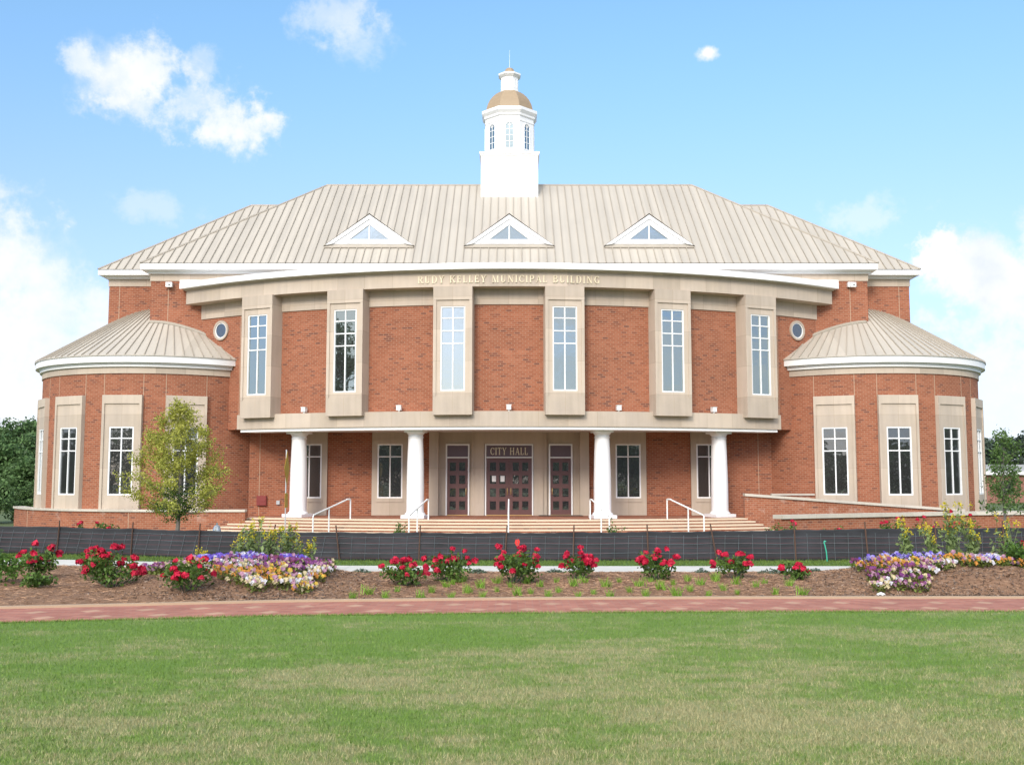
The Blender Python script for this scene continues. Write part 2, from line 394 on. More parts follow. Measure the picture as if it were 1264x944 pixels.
    def mesh(s, name, mats, org=(0, 0, 0), smooth=None):
        me = bpy.data.meshes.new(name)
        o = Vector(org); me.from_pydata([(v[0] - o.x, v[1] - o.y, v[2] - o.z) for v in s.v], [], s.f)
        ul = me.uv_layers.new(name='UVMap'); flat = [c for f in s.u for p in f for c in p[:2]]
        ul.data.foreach_set('uv', flat)
        for m in (mats if isinstance(mats, (list, tuple)) else [mats]): me.materials.append(m)
        me.polygons.foreach_set('material_index', s.mi)
        bm = bmesh.new(); bm.from_mesh(me); bmesh.ops.recalc_face_normals(bm, faces=bm.faces); bm.to_mesh(me); bm.free()
        if smooth:
            me.polygons.foreach_set('use_smooth', [True] * len(me.polygons)); me.set_sharp_from_angle(angle=R(smooth))
        me.update(); return me
def link(name, me, parent=None, loc=(0, 0, 0), rz=0):
    o = bpy.data.objects.new(name, me); COL.objects.link(o)
    o.location = loc; o.rotation_euler = (0, 0, rz)
    if parent: o.parent = parent
    return o
def tag(o, label=None, cat=None, group=None, kind=None):
    if label: o['label'] = label
    if cat: o['category'] = cat
    if group: o['group'] = group
    if kind: o['kind'] = kind
    return o
def empty(name, loc, label, cat, group=None, rz=0):
    return tag(link(name, None, None, loc, rz), label, cat, group)
def copy_tree(o, parent=None):
    c = o.copy(); COL.objects.link(c)
    if parent: c.parent = parent
    for ch in o.children: copy_tree(ch, c)
    return c
def np_mesh(name, V, nper, mats, mi=None):
    """V: (n, nper, 3) array of separate polygons"""
    n = V.shape[0]; me = bpy.data.meshes.new(name)
    me.vertices.add(n * nper); me.vertices.foreach_set('co', V.reshape(-1).astype(np.float32))
    me.loops.add(n * nper); me.loops.foreach_set('vertex_index', np.arange(n * nper, dtype=np.int32))
    me.polygons.add(n); me.polygons.foreach_set('loop_start', np.arange(0, n * nper, nper, dtype=np.int32))
    me.polygons.foreach_set('loop_total', np.full(n, nper, dtype=np.int32))
    for m in (mats if isinstance(mats, (list, tuple)) else [mats]): me.materials.append(m)
    if mi is not None: me.polygons.foreach_set('material_index', np.asarray(mi, dtype=np.int32))
    me.update(calc_edges=True); me.validate(); return me
def leaves(rng, P, size, asp=.55, up=.35, var=.35):
    """leaf-shaped quads (rhombs folded by nothing) centred on the points P"""
    n = len(P)
    N = rng.normal(size=(n, 3)); N[:, 2] += up; N /= np.linalg.norm(N, axis=1)[:, None]
    T = rng.normal(size=(n, 3)); T -= (T * N).sum(1)[:, None] * N; T /= np.linalg.norm(T, axis=1)[:, None]
    B = np.cross(N, T)
    s = (size * (1 + var * (rng.random(n) * 2 - 1)))[:, None]
    a, b = T * s * .5, B * s * .5 * asp
    return np.stack([P - a, P + b - a * .1, P + a, P - b - a * .1], 1)

# ------------------------------------------------------------------ ground
def ground_z(x, y):
    t = min(1, max(0, (y - 22.2) / 7.0)); t = t * t * (3 - 2 * t)
    return -.06 - .39 * t
def sheet(name, xs, ys_of, z_of, mat, ny):
    """grid sheet; ys_of(x) -> (y0, y1)"""
    V, F, U = [], [], []
    for x in xs:
        y0, y1 = ys_of(x)
        for k in range(ny + 1):
            y = y0 + (y1 - y0) * k / ny; V.append((x, y, z_of(x, y))); U.append((x, y - y0))
    n = ny + 1
    for i in range(len(xs) - 1):
        for k in range(ny): F.append((i * n + k, (i + 1) * n + k, (i + 1) * n + k + 1, i * n + k + 1))
    me = bpy.data.meshes.new(name); me.from_pydata(V, [], F)
    ul = me.uv_layers.new(name='UVMap')
    for l in me.loops: ul.data[l.index].uv = U[l.vertex_index]
    me.materials.append(mat); me.polygons.foreach_set('use_smooth', [True] * len(me.polygons)); me.update()
    return tag(link(name, me), kind='structure')
def lin(a, b, n): return [a + (b - a) * k / n for k in range(n + 1)]
def interp(x, pts):
    if x <= pts[0][0]: return pts[0][1] + (x - pts[0][0]) * (pts[1][1] - pts[0][1]) / (pts[1][0] - pts[0][0])
    for (x0, y0), (x1, y1) in zip(pts, pts[1:]):
        if x <= x1: return y0 + (y1 - y0) * (x - x0) / (x1 - x0)
    return pts[-1][1]
PN = [(-14, 11.0), (-9, 11.95), (-5.9, 12.52), (-3, 13.12), (0.2, 13.42), (3.3, 13.54), (6.6, 13.56), (16, 13.5)]    # lawn side of the brick path
def path_near(x): return interp(x, PN)
def path_far(x): return path_near(x) + 1.45
SWN = [(-14, 21.2), (-9, 20.55), (-6.6, 19.9), (-3.4, 19.1), (0, 19.0), (16, 18.95)]
def sw_near(x): return interp(x, SWN)
def sw_far(x): return sw_near(x) + 1.35
BEDS = [(-4.1, 16.9, 2.2, 2.0, .27), (7.1, 16.9, 2.7, 2.0, .28)]
def mulch_z(x, y):
    a = y - path_far(x) - .09; b = sw_near(x) - y
    e = min(1, max(0, min(a / .7, b / .6)))
    z = .015 + .05 * e * e * (3 - 2 * e)
    for bx, by, rx, ry, h in BEDS:
        d = ((x - bx) / rx) ** 2 + ((y - by) / ry) ** 2
        if d < 1: z += h * (1 - d) ** 1.5 * e
    return z + .012 * sin(x * 3.1 + y * 1.7) * sin(y * 4.3 - x) * e
gx = lin(-900, -60, 6)[:-1] + lin(-60, 60, 24)[:-1] + lin(60, 900, 6)
gy = [-300, -120, -60, -30, 0, 10, 20, 22, 23, 24, 25, 26, 27, 28, 29, 30, 32, 36, 45, 60, 100, 200, 500, 1500]
V = [(x, y, ground_z(x, y)) for x in gx for y in gy]; n_ = len(gy)
F = [(i * n_ + k, (i + 1) * n_ + k, (i + 1) * n_ + k + 1, i * n_ + k + 1) for i in range(len(gx) - 1) for k in range(n_ - 1)]
me = bpy.data.meshes.new('ground'); me.from_pydata(V, [], F); me.materials.append(GROUND); tag(link('ground', me), kind='structure')
XS = lin(-22, 22, 88)
sheet('lawn', XS, lambda x: (-14, path_near(x)), lambda x, y: 0.0, LAWN, 2)
sheet('brick_path', XS, lambda x: (path_near(x), path_far(x)), lambda x, y: .004, PATH, 2)
sheet('sidewalk', XS, lambda x: (sw_near(x) - .3, sw_far(x)), lambda x, y: .02, CONC, 2)
sheet('grass_verge', XS, lambda x: (sw_far(x), sw_far(x) + 2.2), lambda x, y: .012 - .012 * max(0, y - sw_far(x) - 1.2), VERGE, 4)
sheet('mulch_bed', lin(-22, 22, 220), lambda x: (path_far(x) + .08, sw_near(x)), mulch_z, MULCH, 26)
mb = MB()
for a, b in zip(XS, XS[1:]):
    ya, yb = path_far(a), path_far(b)
    A = [(a, ya), (b, yb), (b, yb + .085), (a, ya + .085)]
    i = len(mb.v); mb.v += [(p[0], p[1], -.05) for p in A] + [(p[0], p[1], .035) for p in A]
    for q in ((0, 1, 5, 4), (2, 3, 7, 6), (4, 5, 6, 7)): mb.face([i + k for k in q], [(0, 0), (1, 0), (1, 1), (0, 1)])
tag(link('path_edging', mb.mesh('path_edging', EDGE)), kind='structure')

# ------------------------------------------------------------------ the hall
ZB = -.45
BO = (0, 43.5, ZB)
BLD = empty('municipal_building', BO, 'two storey red brick city hall with white columns, metal hip roof and domed cupola', 'building')
def part(name, mb, mats, parent=None, smooth=None): return link(name, mb.mesh(name, mats, BO, smooth), parent or BLD)
def place(o, a, r, z, C):
    """put a local part on a round wall at angle a"""
    o.location = (C[0] + r * sin(R(a)) - BO[0], C[1] - r * cos(R(a)) - BO[1], z - BO[2]); o.rotation_euler = (0, 0, R(a)); return o
C0 = (0, 63.1)
ZE, ZR = 10.67, 15.86
# main block and wing block
mw = MB().box(-15.1, 15.1, 43.5, 56, ZB, 9.97)
for x in (-14.35, 14.35): mw.box(x - .014, x + .014, 43.494, 43.6, 5, 9.97, 1)
for x in (-10.35, 10.35): mw.box(x - .014, x + .014, 43.494, 43.6, ZB, 3.6, 1)
part('main_wall', mw, [BRICK, JOINT])
ww = MB().box(-17.3, 17.3, 44.65, 54, ZB, 9.95)
for x in (-16.85, 16.85): ww.box(x - .014, x + .014, 44.644, 44.8, 5, 9.95, 1)
part('wing_wall', ww, [BRICK, JOINT])
part('frieze', MB().box(-15.13, 15.13, 43.47, 56.03, 9.97, 10.262), STONE)
part('frieze', MB().box(-17.33, 17.33, 44.62, 54.03, 9.95, 10.262), STONE)
mb = MB().box(-15.22, 15.22, 43.36, 56.14, 10.262, 10.35); mb.box(-15.32, 15.32, 43.22, 56.24, 10.35, 10.385); mb.box(-15.43, 15.43, 43.08, 56.35, 10.385, 10.655)
part('eaves', mb, WHITE)
mb = MB().box(-17.42, 17.42, 44.5, 54.14, 10.262, 10.34); mb.box(-17.52, 17.52, 44.38, 54.24, 10.34, 10.375); mb.box(-17.63, 17.63, 44.2, 54.42, 10.375, 10.615)
part('eaves', mb, WHITE)
def hip(name, ex, y0, y1, ze, rx, ry0, ry1, zr, pitch):
    mb = MB(); A = [(-ex, y0, ze), (ex, y0, ze), (ex, y1, ze), (-ex, y1, ze)]; P, Q = (-rx, ry0, zr), (rx, ry1, zr)
    mb.quad(A[0], A[1], Q, P); mb.quad(A[2], A[3], P, Q)
    i = len(mb.v); mb.v += [A[3], A[0], P, A[1], A[2], Q]
    mb.face((i, i + 1, i + 2), [(0, 0), (1, 0), (.5, 1)]); mb.face((i + 3, i + 4, i + 5), [(0, 0), (1, 0), (.5, 1)])
    mb.box(-ex, ex, y0, y1, ze - .03, ze - .004)
    s = (zr - ze) / (ry0 - y0); L = math.hypot(1, s)
    nf = int(2 * ex / pitch)
    def rib(p0, p1, side):
        p0, p1 = Vector(p0), Vector(p1); d = (p1 - p0).normalized(); w = side * .014
        up = d.cross(side).normalized() * .05
        if up.z < 0: up = -up
        q = [p0 - w, p0 + w, p1 + w, p1 - w]; t = [v + up for v in q]
        mb.quad(t[0], t[1], t[2], t[3], mat=1); mb.quad(q[0], q[1], t[1], t[0], mat=1)
        mb.quad(q[1], q[2], t[2], t[1], mat=1); mb.quad(q[3], q[0], t[0], t[3], mat=1)
    for k in range(nf + 1):
        x = -ex + .05 + (2 * ex - .1) * k / nf
        run = min(ry0 - y0, (ex - abs(x)) * (ry0 - y0) / (ex - rx))
        if run < .1: continue
        rib((x, y0, ze), (x, y0 + run, ze + s * run), Vector((1, 0, 0)))
    ns = int((y1 - y0) / pitch); sx = (zr - ze) / (ex - rx); ym = (ry0 + ry1) / 2
    for k in range(1, ns):
        y = y0 + (y1 - y0) * k / ns
        run = min(ex - rx, (y - y0) * (ex - rx) / (ry0 - y0), (y1 - y) * (ex - rx) / (y1 - ry1))
        for sg in (-1, 1): rib((sg * ex, y, ze), (sg * (ex - run), y, ze + sx * run), Vector((0, 1, 0)))
    for a, b in ((A[0], P), (A[1], Q), (A[2], Q), (A[3], P)): mb.tube([a, b], .055, 6, 1)
    mb.tube([P, Q], .06, 6, 1)
    return part(name, mb, [ROOF, RIB])
hip('main_roof', 15.43, 43.08, 56.35, ZE - .012, 8.87, 49.71, 49.72, ZR, .352)
hip('wing_roof', 17.63, 44.2, 54.42, 10.617, 12.43, 49.31, 49.31, 14.75, .352)
SLOPE = (ZR - ZE) / (49.7 - 43.1)
def roof_z(y): return ZE + SLOPE * (y - 43.1)

# bowed upper storey
bw = MB().arc(C0, 22.9, 23.45, 3.66, 8.33, -33.4, 33.4, 90)
for a in (-27.9, 27.9): bw.arc(C0, 23.3, 23.455, 4.2, 8.33, a - .035, a + .035, 1, 1)
part('bowed_wall', bw, [BRICK, JOINT], smooth=20)
part('bowed_frieze', MB().arc(C0, 22.95, 23.5, 8.33, 8.95, -33.4, 33.4, 90), STONE, smooth=20)
part('bowed_fascia', MB().arc(C0, 22.9, 24.05, 8.93, 9.49, -34.15, 34.15, 90), STONE, smooth=20)
mb = MB().arc(C0, 22.9, 24.12, 9.49, 9.55, -34.25, 34.25, 90, 1).arc(C0, 22.85, 24.35, 9.55, 9.78, -34.35, 34.35, 90)
mb.box(-13.75, -11.2, 43.06, 43.52, 9.60, 9.93).box(11.2, 13.75, 43.06, 43.52, 9.60, 9.93)
part('bowed_cornice', mb, [WHITE, STONE_PLAIN], smooth=20)
arcp = lambda r, a0, a1, n=60: [(C0[0] + r * sin(R(a0 + (a1 - a0) * k / n)), C0[1] - r * cos(R(a0 + (a1 - a0) * k / n))) for k in range(n + 1)]
part('flat_roof', MB().prism(arcp(23.0, -32, 32) + [(12.4, 43.49), (-12.4, 43.49)], 9.5, 9.56), ROOF)
part('bowed_base_band', MB().arc(C0, 22.8, 23.82, 3.64, 4.22, -27.3, 27.3, 80), STONE, smooth=20)
part('bowed_base_trim', MB().arc(C0, 22.8, 23.76, 3.53, 3.64, -26.95, 26.95, 80), WHITE, smooth=20)
part('soffit', MB().prism(arcp(22.9, -26.9, 26.9) + [(10.7, 43.49), (-10.7, 43.49)], 3.60, 3.64), SOFFIT)

def window_part(w, h, bars, cols=2, fw=.055, glass=None):
    """frame mesh with a pane below it; origin bottom centre, glass facing -Y"""
    mb = MB(); d0, d1 = -.05, .04
    mb.box(-w / 2, -w / 2 + fw, d0, d1, 0, h).box(w / 2 - fw, w / 2, d0, d1, 0, h)
    mb.box(-w / 2 + fw, w / 2 - fw, d0, d1, 0, fw).box(-w / 2 + fw, w / 2 - fw, d0, d1, h - fw, h)
    for k in range(1, cols):
        x = -w / 2 + w * k / cols; mb.box(x - .024, x + .024, d0 + .012, d1, fw, h - fw)
    for b in bars:
        z = h * b; xs = [-w / 2 + fw] + [-w / 2 + w * k / cols for k in range(1, cols)] + [w / 2 - fw]
        for k in range(cols):
            mb.box(xs[k] + (.024 if k else 0), xs[k + 1] - (.024 if k < cols - 1 else 0), d0 + .014, d1, z - .022, z + .022)
    f = link('window', mb.mesh('window', WHITE), BLD)
    p = MB(); p.box(-w / 2 + .02, w / 2 - .02, .0, .02, .02, h - .02)
    link('pane', p.mesh('pane', glass), f)
    return f
# pilasters with tall windows
def pilaster():
    mb = MB(); w = .745
    mb.box(-w, w, 0, .70, 8.42, 8.94)                      # head block
    mb.box(-w, w, .012, .70, 4.07, 4.77)                   # foot block
    for s in (-1, 1):
        mb.box(*sorted((s * w, s * .63)), .006, .70, 4.77, 8.42)
        mb.box(*sorted((s * .63, s * .47)), .05, .70, 4.77, 8.42)
    mb.box(-.47, .47, .05, .70, 8.18, 8.42).box(-.47, .47, .05, .70, 4.77, 4.97).box(-.47, .47, .16, .70, 4.97, 8.18)
    return mb.mesh('pilaster', STONE)
pil_me = pilaster()
UPW = window_part(.94, 3.21, (.56, .708, .86), 2, .05, GLASS)
first = True
for a in (-24.6, -15.2, -5.05, 5.05, 15.2, 24.6):
    place(link('pilaster', pil_me, BLD), a, 24.11, 0, C0)
    wdw = UPW if first else copy_tree(UPW, BLD); first = False
    place(wdw, a, 24.11 - .12, 4.97, C0)
# round windows
def round_window(a):
    ring = MB(); n = 40
    for k in range(n):
        t0, t1 = 2 * pi * k / n, 2 * pi * (k + 1) / n
        def q(r, y): return [(r * cos(t), y, r * sin(t)) for t in (t0, t1)]
        for (ra, ya), (rb, yb), m in (((.41, .1), (.41, -.05), 1), ((.41, -.05), (.325, -.05), 1), ((.325, -.05), (.325, -.025), 1), ((.325, -.025), (.285, -.025), 0), ((.285, -.025), (.285, .05), 0)):
            A, B = q(ra, ya), q(rb, yb); ring.quad(A[0], A[1], B[1], B[0], mat=m)
    o = link('round_window', ring.mesh('round_window', [WHITE, STONE_PLAIN], smooth=30), BLD)
    d = MB(); d.v = [(.29 * cos(2 * pi * k / n), y, .29 * sin(2 * pi * k / n)) for y in (.0, .03) for k in range(n)]
    d.face(range(n), [(0, 0)] * n); d.face(range(2 * n - 1, n - 1, -1), [(0, 0)] * n)
    for k in range(n): d.face((k, (k + 1) % n, n + (k + 1) % n, n + k), [(0, 0)] * 4)
    link('pane', d.mesh('pane', GLASS_LOW), o)
    place(o, a, 23.47, 7.78, C0)
round_window(-30.5); round_window(30.5)

# corner towers
def tower(sx):
    C = (-15.1 if sx < 0 else 15.2, 46.3)
    A = [-82.5, -55.5, -28.5, -1.5, 25.5]; A = A if sx < 0 else [-a for a in A]
    mb = MB().arc(C, 4.6, 5.15, ZB, 5.83, -180, 180, 96)
    for a in A:
        for s in (-8.75, 8.75): mb.arc(C, 5.05, 5.156, 4.9, 5.83, a + s - .15, a + s + .15, 1, 1)
    part('tower_wall', mb, [BRICK, JOINT], smooth=20)
    part('tower_frieze', MB().arc(C, 4.6, 5.2, 5.83, 6.09, -180, 180, 96), STONE, smooth=20)
    mb = MB().arc(C, 4.6, 5.29, 6.09, 6.19, -180, 180, 96).arc(C, 4.6, 5.33, 6.19, 6.25, -180, 180, 96).arc(C, 4.6, 5.46, 6.25, 6.53, -180, 180, 96)
    part('tower_eaves', mb, WHITE, smooth=20)
    rf = MB(); zt = 6.52 + 5.50 * .6335
    rf.lathe([(5.50, 6.50), (5.50, 6.535), (.02, zt)], C, 96)
    N = 92
    for k in range(N):
        t = 2 * pi * k / N; d = Vector((sin(t), -cos(t), 0)); s = Vector((cos(t), sin(t), 0)) * .014
        c = Vector((C[0], C[1], 0)); rin = .9 if k % 2 else .35
        p0 = c + d * 5.50 + Vector((0, 0, 6.535)); p1 = c + d * rin + Vector((0, 0, 6.535 + (5.50 - rin) * .632)); up = Vector((0, 0, .05))
        rf.quad(p0 - s + up, p0 + s + up, p1 + s + up, p1 - s + up, mat=1); rf.quad(p0 - s, p0 + s, p0 + s + up, p0 - s + up, mat=1)
        rf.quad(p0 + s, p1 + s, p1 + s + up, p0 + s + up, mat=1); rf.quad(p0 - s, p0 - s + up, p1 - s + up, p1 - s, mat=1)
    # flashing where the cone dies into the main wall
    fl = []
    for k in range(41):
        x = -1 + 2 * k / 40; X = x * 4.87; r = math.hypot(X, 2.84)
        fl.append((C[0] + X, 43.45, 6.56 + (5.50 - r) * .632))
    fl = [p for p in fl if abs(p[0]) < 15.1 + .05]
    rf.tube(fl, .07, 6, 1)
    part('tower_roof', rf, [ROOF, RIB])
    pm = MB(); w = .79
    for s in (-1, 1):
        pm.box(*sorted((s * w, s * .69)), 0, .42, .3, 4.63)
        pm.box(*sorted((s * .69, s * .49)), .05, .42, .3, 4.63)
    pm.box(-w, w, 0, .42, 4.63, 4.97).box(-.49, .49, .05, .42, 3.72, 4.63).box(-.49, .49, .05, .42, .3, 1.04).box(-.49, .49, .15, .42, 1.04, 3.72)
    pme = pm.mesh('tower_panel', STONE_PLAIN)
    w0 = None
    for a in A:
        place(link('tower_panel', pme, BLD), a, 5.26, 0, C)
        if w0 is None: wdw = w0 = window_part(.98, 2.68, (.65, .83), 2, .055, GLASS_LOW)
        else: wdw = copy_tree(w0, BLD)
        place(wdw, a, 5.26 - .11, 1.04, C)
tower(-1); tower(1)

# portico: landing, steps, columns
AL, AR = -24.5, 21.9
mb = MB().prism(arcp(24.5, AL, AR) + [(10.65, 43.49), (-10.65, 43.49)], ZB, .176, 0)
mb.arc(C0, 24.1, 24.53, .125, .18, AL, AR, 60, 1)
part('landing', mb, [BRICK2, STEPC])
for k in range(1, 6):
    al, ar = AL - .28 * k, AR + .15 * k; r = 24.5 + .4 * k; z = .18 - .1 * k
    mb = MB().arc(C0, 23.8, r, ZB, z - .052, al, ar, 60, 0).arc(C0, 24.0, r + .03, z - .05, z, al - .03, ar + .03, 60, 1)
    part('step', mb, [BRICK2, STEPC], smooth=20)
prof = [(.40, .30), (.40, .335), (.375, .37), (.345, .40), (.335, .45), (.337, .9), (.335, 1.4), (.325, 2.0), (.305, 2.7), (.285, 3.22), (.285, 3.24), (.305, 3.25), (.305, 3.28), (.285, 3.29), (.285, 3.36), (.32, 3.40), (.35, 3.45)]
colm = MB().lathe(prof, (0, 0), 40).box(-.45, .45, -.45, .45, .178, .30).box(-.37, .37, -.37, .37, 3.45, 3.53)
col_me = colm.mesh('column', COLW, smooth=30)
for a in (-21.3, -9.0, 9.0, 21.3): place(link('column', col_me, BLD), a, 23.0, 0, C0)

# ground-floor windows behind the columns
pm = MB()
for s in (-1, 1): pm.box(*sorted((s * .75, s * .52)), 0, .12, .18, 3.6)
pm.box(-.52, .52, 0, .12, 3.11, 3.6).box(-.52, .52, 0, .12, .18, .72).box(-.56, .56, -.03, .12, .72, .88).box(-.52, .52, .09, .12, .88, 3.11)
pme = pm.mesh('window_surround', STONE_PLAIN)
w0 = None
for x in (-8.28, -4.93, 4.93, 8.28):
    link('window_surround', pme, BLD, (x, 43.39 - BO[1], -BO[2]))
    if w0 is None: wdw = w0 = window_part(1.04, 2.23, (.765,), 2, .055, GLASS_LOW)
    else: wdw = copy_tree(w0, BLD)
    wdw.location = (x, 43.44 - BO[1], .88 - BO[2])

# entrance
es = MB()
for s in (-1, 1):
    es.box(*sorted((s * 3.29, s * 2.91)), 43.05, 43.5, .178, 3.6)
    es.box(*sorted((s * 2.91, s * 1.55)), 43.38, 43.5, .178, 3.6)
    es.box(*sorted((s * 1.55, s * 1.40)), 43.2, 43.5, .178, 3.6)
    es.box(*sorted((s * 1.40, s * 1.02)), 43.12, 43.5, .178, 3.6)
es.box(-1.02, 1.02, 43.12, 43.5, 3.12, 3.6)
part('entrance_surround', es, STONE_PLAIN)
def door_leaf(x0, x1, y, hinge_left):
    w = x1 - x0; z0, z1 = .205, 2.51
    mb = MB(); cw = .25; gap = (w - 2 * cw) / 3 if w < .8 else .14
    sx = (w - 2 * cw - gap) / 2
    cols = [(sx, sx + cw), (sx + cw + gap, sx + 2 * cw + gap)]
    rows = [(z1 - .16 - .35 - k * .53, z1 - .16 - k * .53) for k in range(4)]
    xs = [0] + [c for q in cols for c in q] + [w]
    for k in (0, 2, 4): mb.box(x0 + xs[k], x0 + xs[k + 1], y, y + .05, z0, z1)
    for cx0, cx1 in cols:
        zz = [z1] + [v for r_ in rows for v in (r_[1], r_[0])] + [z0]
        for k in range(0, len(zz), 2): mb.box(x0 + cx0, x0 + cx1, y + .002, y + .05, zz[k + 1], zz[k])
    d = part('door', mb, DOORC)
    for cx0, cx1 in cols:
        for r0, r1 in rows: part('pane', MB().box(x0 + cx0 + .001, x0 + cx1 - .001, y + .025, y + .04, r0 + .001, r1 - .001), GLASS_DOOR, d)
    hx = x1 - .07 if hinge_left else x0 + .07
    part('handle', MB().tube([(hx, y, 1.02), (hx, y - .07, 1.05), (hx, y - .085, 1.16), (hx, y - .07, 1.27), (hx, y, 1.30)], .014, 8), BRASS, d)
    return d
def door_unit(x0, x1, y, leaves_):
    f = MB().box(x0, x0 + .06, y - .03, y + .08, .18, 3.11).box(x1 - .06, x1, y - .03, y + .08, .18, 3.11)
    f.box(x0 + .06, x1 - .06, y - .03, y + .08, 3.05, 3.11).box(x0 + .06, x1 - .06, y - .03, y + .08, 2.53, 2.58)
    fr = part('door_frame', f, WHITE)
    t = part('transom_panel', MB().box(x0 + .061, x1 - .061, y, y + .05, 2.581, 3.049), TRANS, fr)
    for a, b, h in leaves_: door_leaf(a, b, y, h)
    part('threshold', MB().box(x0 + .06, x1 - .06, y - .06, y + .07, .18, .203), BRASS, fr)
    return t
door_unit(-1.0, 1.0, 43.22, [(-.935, -.004, True), (.004, .935, False)])
door_unit(-2.62, -1.64, 43.32, [(-2.555, -1.705, True)])
door_unit(1.64, 2.62, 43.32, [(1.705, 2.555, False)])
for x in (-.62, -.27): part('notice', MB().box(x - .085, x + .085, 43.236, 43.24, 1.56, 1.80), PAPER)
# small hardware on the walls
def lab_box(name, x0, x1, y0, y1, z0, z1, m): return part(name, MB().box(x0, x1, y0, y1, z0, z1), m)
for x, y in ((-11.1, 43.28), (11.0, 43.33), (10.62, 43.46)):
    lab_box('outlet_cover', x - .05, x + .05, y - .02, 43.55, .78, .93, SILVER)
lab_box('outlet_cover', -9.62, -9.48, 43.44, 43.5, .62, .78, SILVER)

# lettering: serif capitals out of strokes
def glyphs():
    T, t, sf = .165, .07, .06
    def S(x, w=T, z0=0, z1=1, top=True, bot=True):
        o = [('q', x, z0, x + w, z1)]
        if bot: o.append(('q', x - sf, z0, x + w + sf, z0 + .06))
        if top: o.append(('q', x - sf, z1 - .06, x + w + sf, z1))
        return o
    G = {}
    def arc(cx, cz, rx, rz, a0, a1): return [('a', cx, cz, rx, rz, a0, a1, t, T)]
    G['I'] = (.35, S(.08)); G['L'] = (.68, S(.08) + [('q', .27, 0, .62, t), ('q', .55, 0, .62, .26)])
    G['E'] = (.72, S(.08) + [('q', .27, 0, .66, t), ('q', .59, 0, .66, .24), ('q', .27, 1 - t, .62, 1), ('q', .55, .78, .62, 1), ('q', .27, .47, .5, .54), ('q', .45, .4, .5, .61)])
    G['T'] = (.76, S(.28, top=False) + [('q', .02, 1 - t, .74, 1), ('q', .02, .76, .09, 1), ('q', .67, .76, .74, 1)])
    G['H'] = (.92, S(.08) + S(.64) + [('q', .27, .47, .64, .54)])
    G['D'] = (.88, S(.08) + [('q', .2, 0, .45, t), ('q', .2, 1 - t, .45, 1)] + arc(.42, .5, .40, .5, -90, 90))
    G['P'] = (.76, S(.08) + [('q', .2, .44, .42, .44 + t), ('q', .2, 1 - t, .42, 1)] + arc(.40, .72, .32, .28, -90, 90))
    G['R'] = (.86, S(.08) + [('q', .2, .47, .42, .47 + t), ('q', .2, 1 - t, .42, 1)] + arc(.40, .735, .31, .265, -90, 90) + [('l', .40, .5, .72, .0, T), ('q', .62, 0, .86, .06)])
    G['B'] = (.80, S(.08) + [('q', .2, 0, .42, t), ('q', .2, .49, .4, .49 + t), ('q', .2, 1 - t, .4, 1)] + arc(.38, .765, .29, .235, -90, 90) + arc(.40, .28, .34, .28, -90, 90))
    G['U'] = (.88, [('q', .10, .3, .29, 1), ('q', .04, .94, .36, 1), ('q', .64, .3, .715, 1), ('q', .56, .94, .8, 1)] + [('a', .4075, .3, .3075, .3, 180, 360, t, T)])
    G['C'] = (.84, arc(.46, .5, .42, .5, 45, 315) + [('q', .72, .68, .79, .98), ('q', .72, .06, .76, .26)])
    G['G'] = (.90, arc(.46, .5, .42, .5, 45, 320) + [('q', .72, .68, .79, .98), ('q', .66, .06, .82, .44), ('q', .58, .40, .88, .46)])
    G['N'] = (.94, [('q', .12, 0, .19, 1), ('q', .74, 0, .81, 1), ('q', .04, 0, .29, .06), ('q', .66, .94, .9, 1), ('q', .02, .94, .22, 1), ('l', .16, .97, .74, .03, T)])
    G['M'] = (1.08, [('q', .12, 0, .19, 1), ('q', .04, 0, .29, .06), ('q', .02, .94, .25, 1), ('l', .20, .97, .53, .03, .17), ('l', .53, .03, .84, .97, .07)] + S(.80))
    G['Y'] = (.84, S(.32, z1=.48, top=False) + [('l', .14, .97, .42, .44, T), ('l', .70, .97, .42, .44, .075), ('q', .0, .94, .32, 1), ('q', .56, .94, .84, 1)])
    G['K'] = (.88, S(.08) + [('l', .27, .44, .70, .97, .075), ('l', .38, .56, .72, .03, T), ('q', .56, .94, .84, 1), ('q', .58, 0, .88, .06)])
    G['A'] = (.86, [('l', .12, .03, .42, .99, .075), ('l', .42, .99, .72, .03, T), ('q', .22, .32, .62, .39), ('q', .02, 0, .24, .06), ('q', .56, 0, .86, .06)])
    return G
GLY = glyphs()
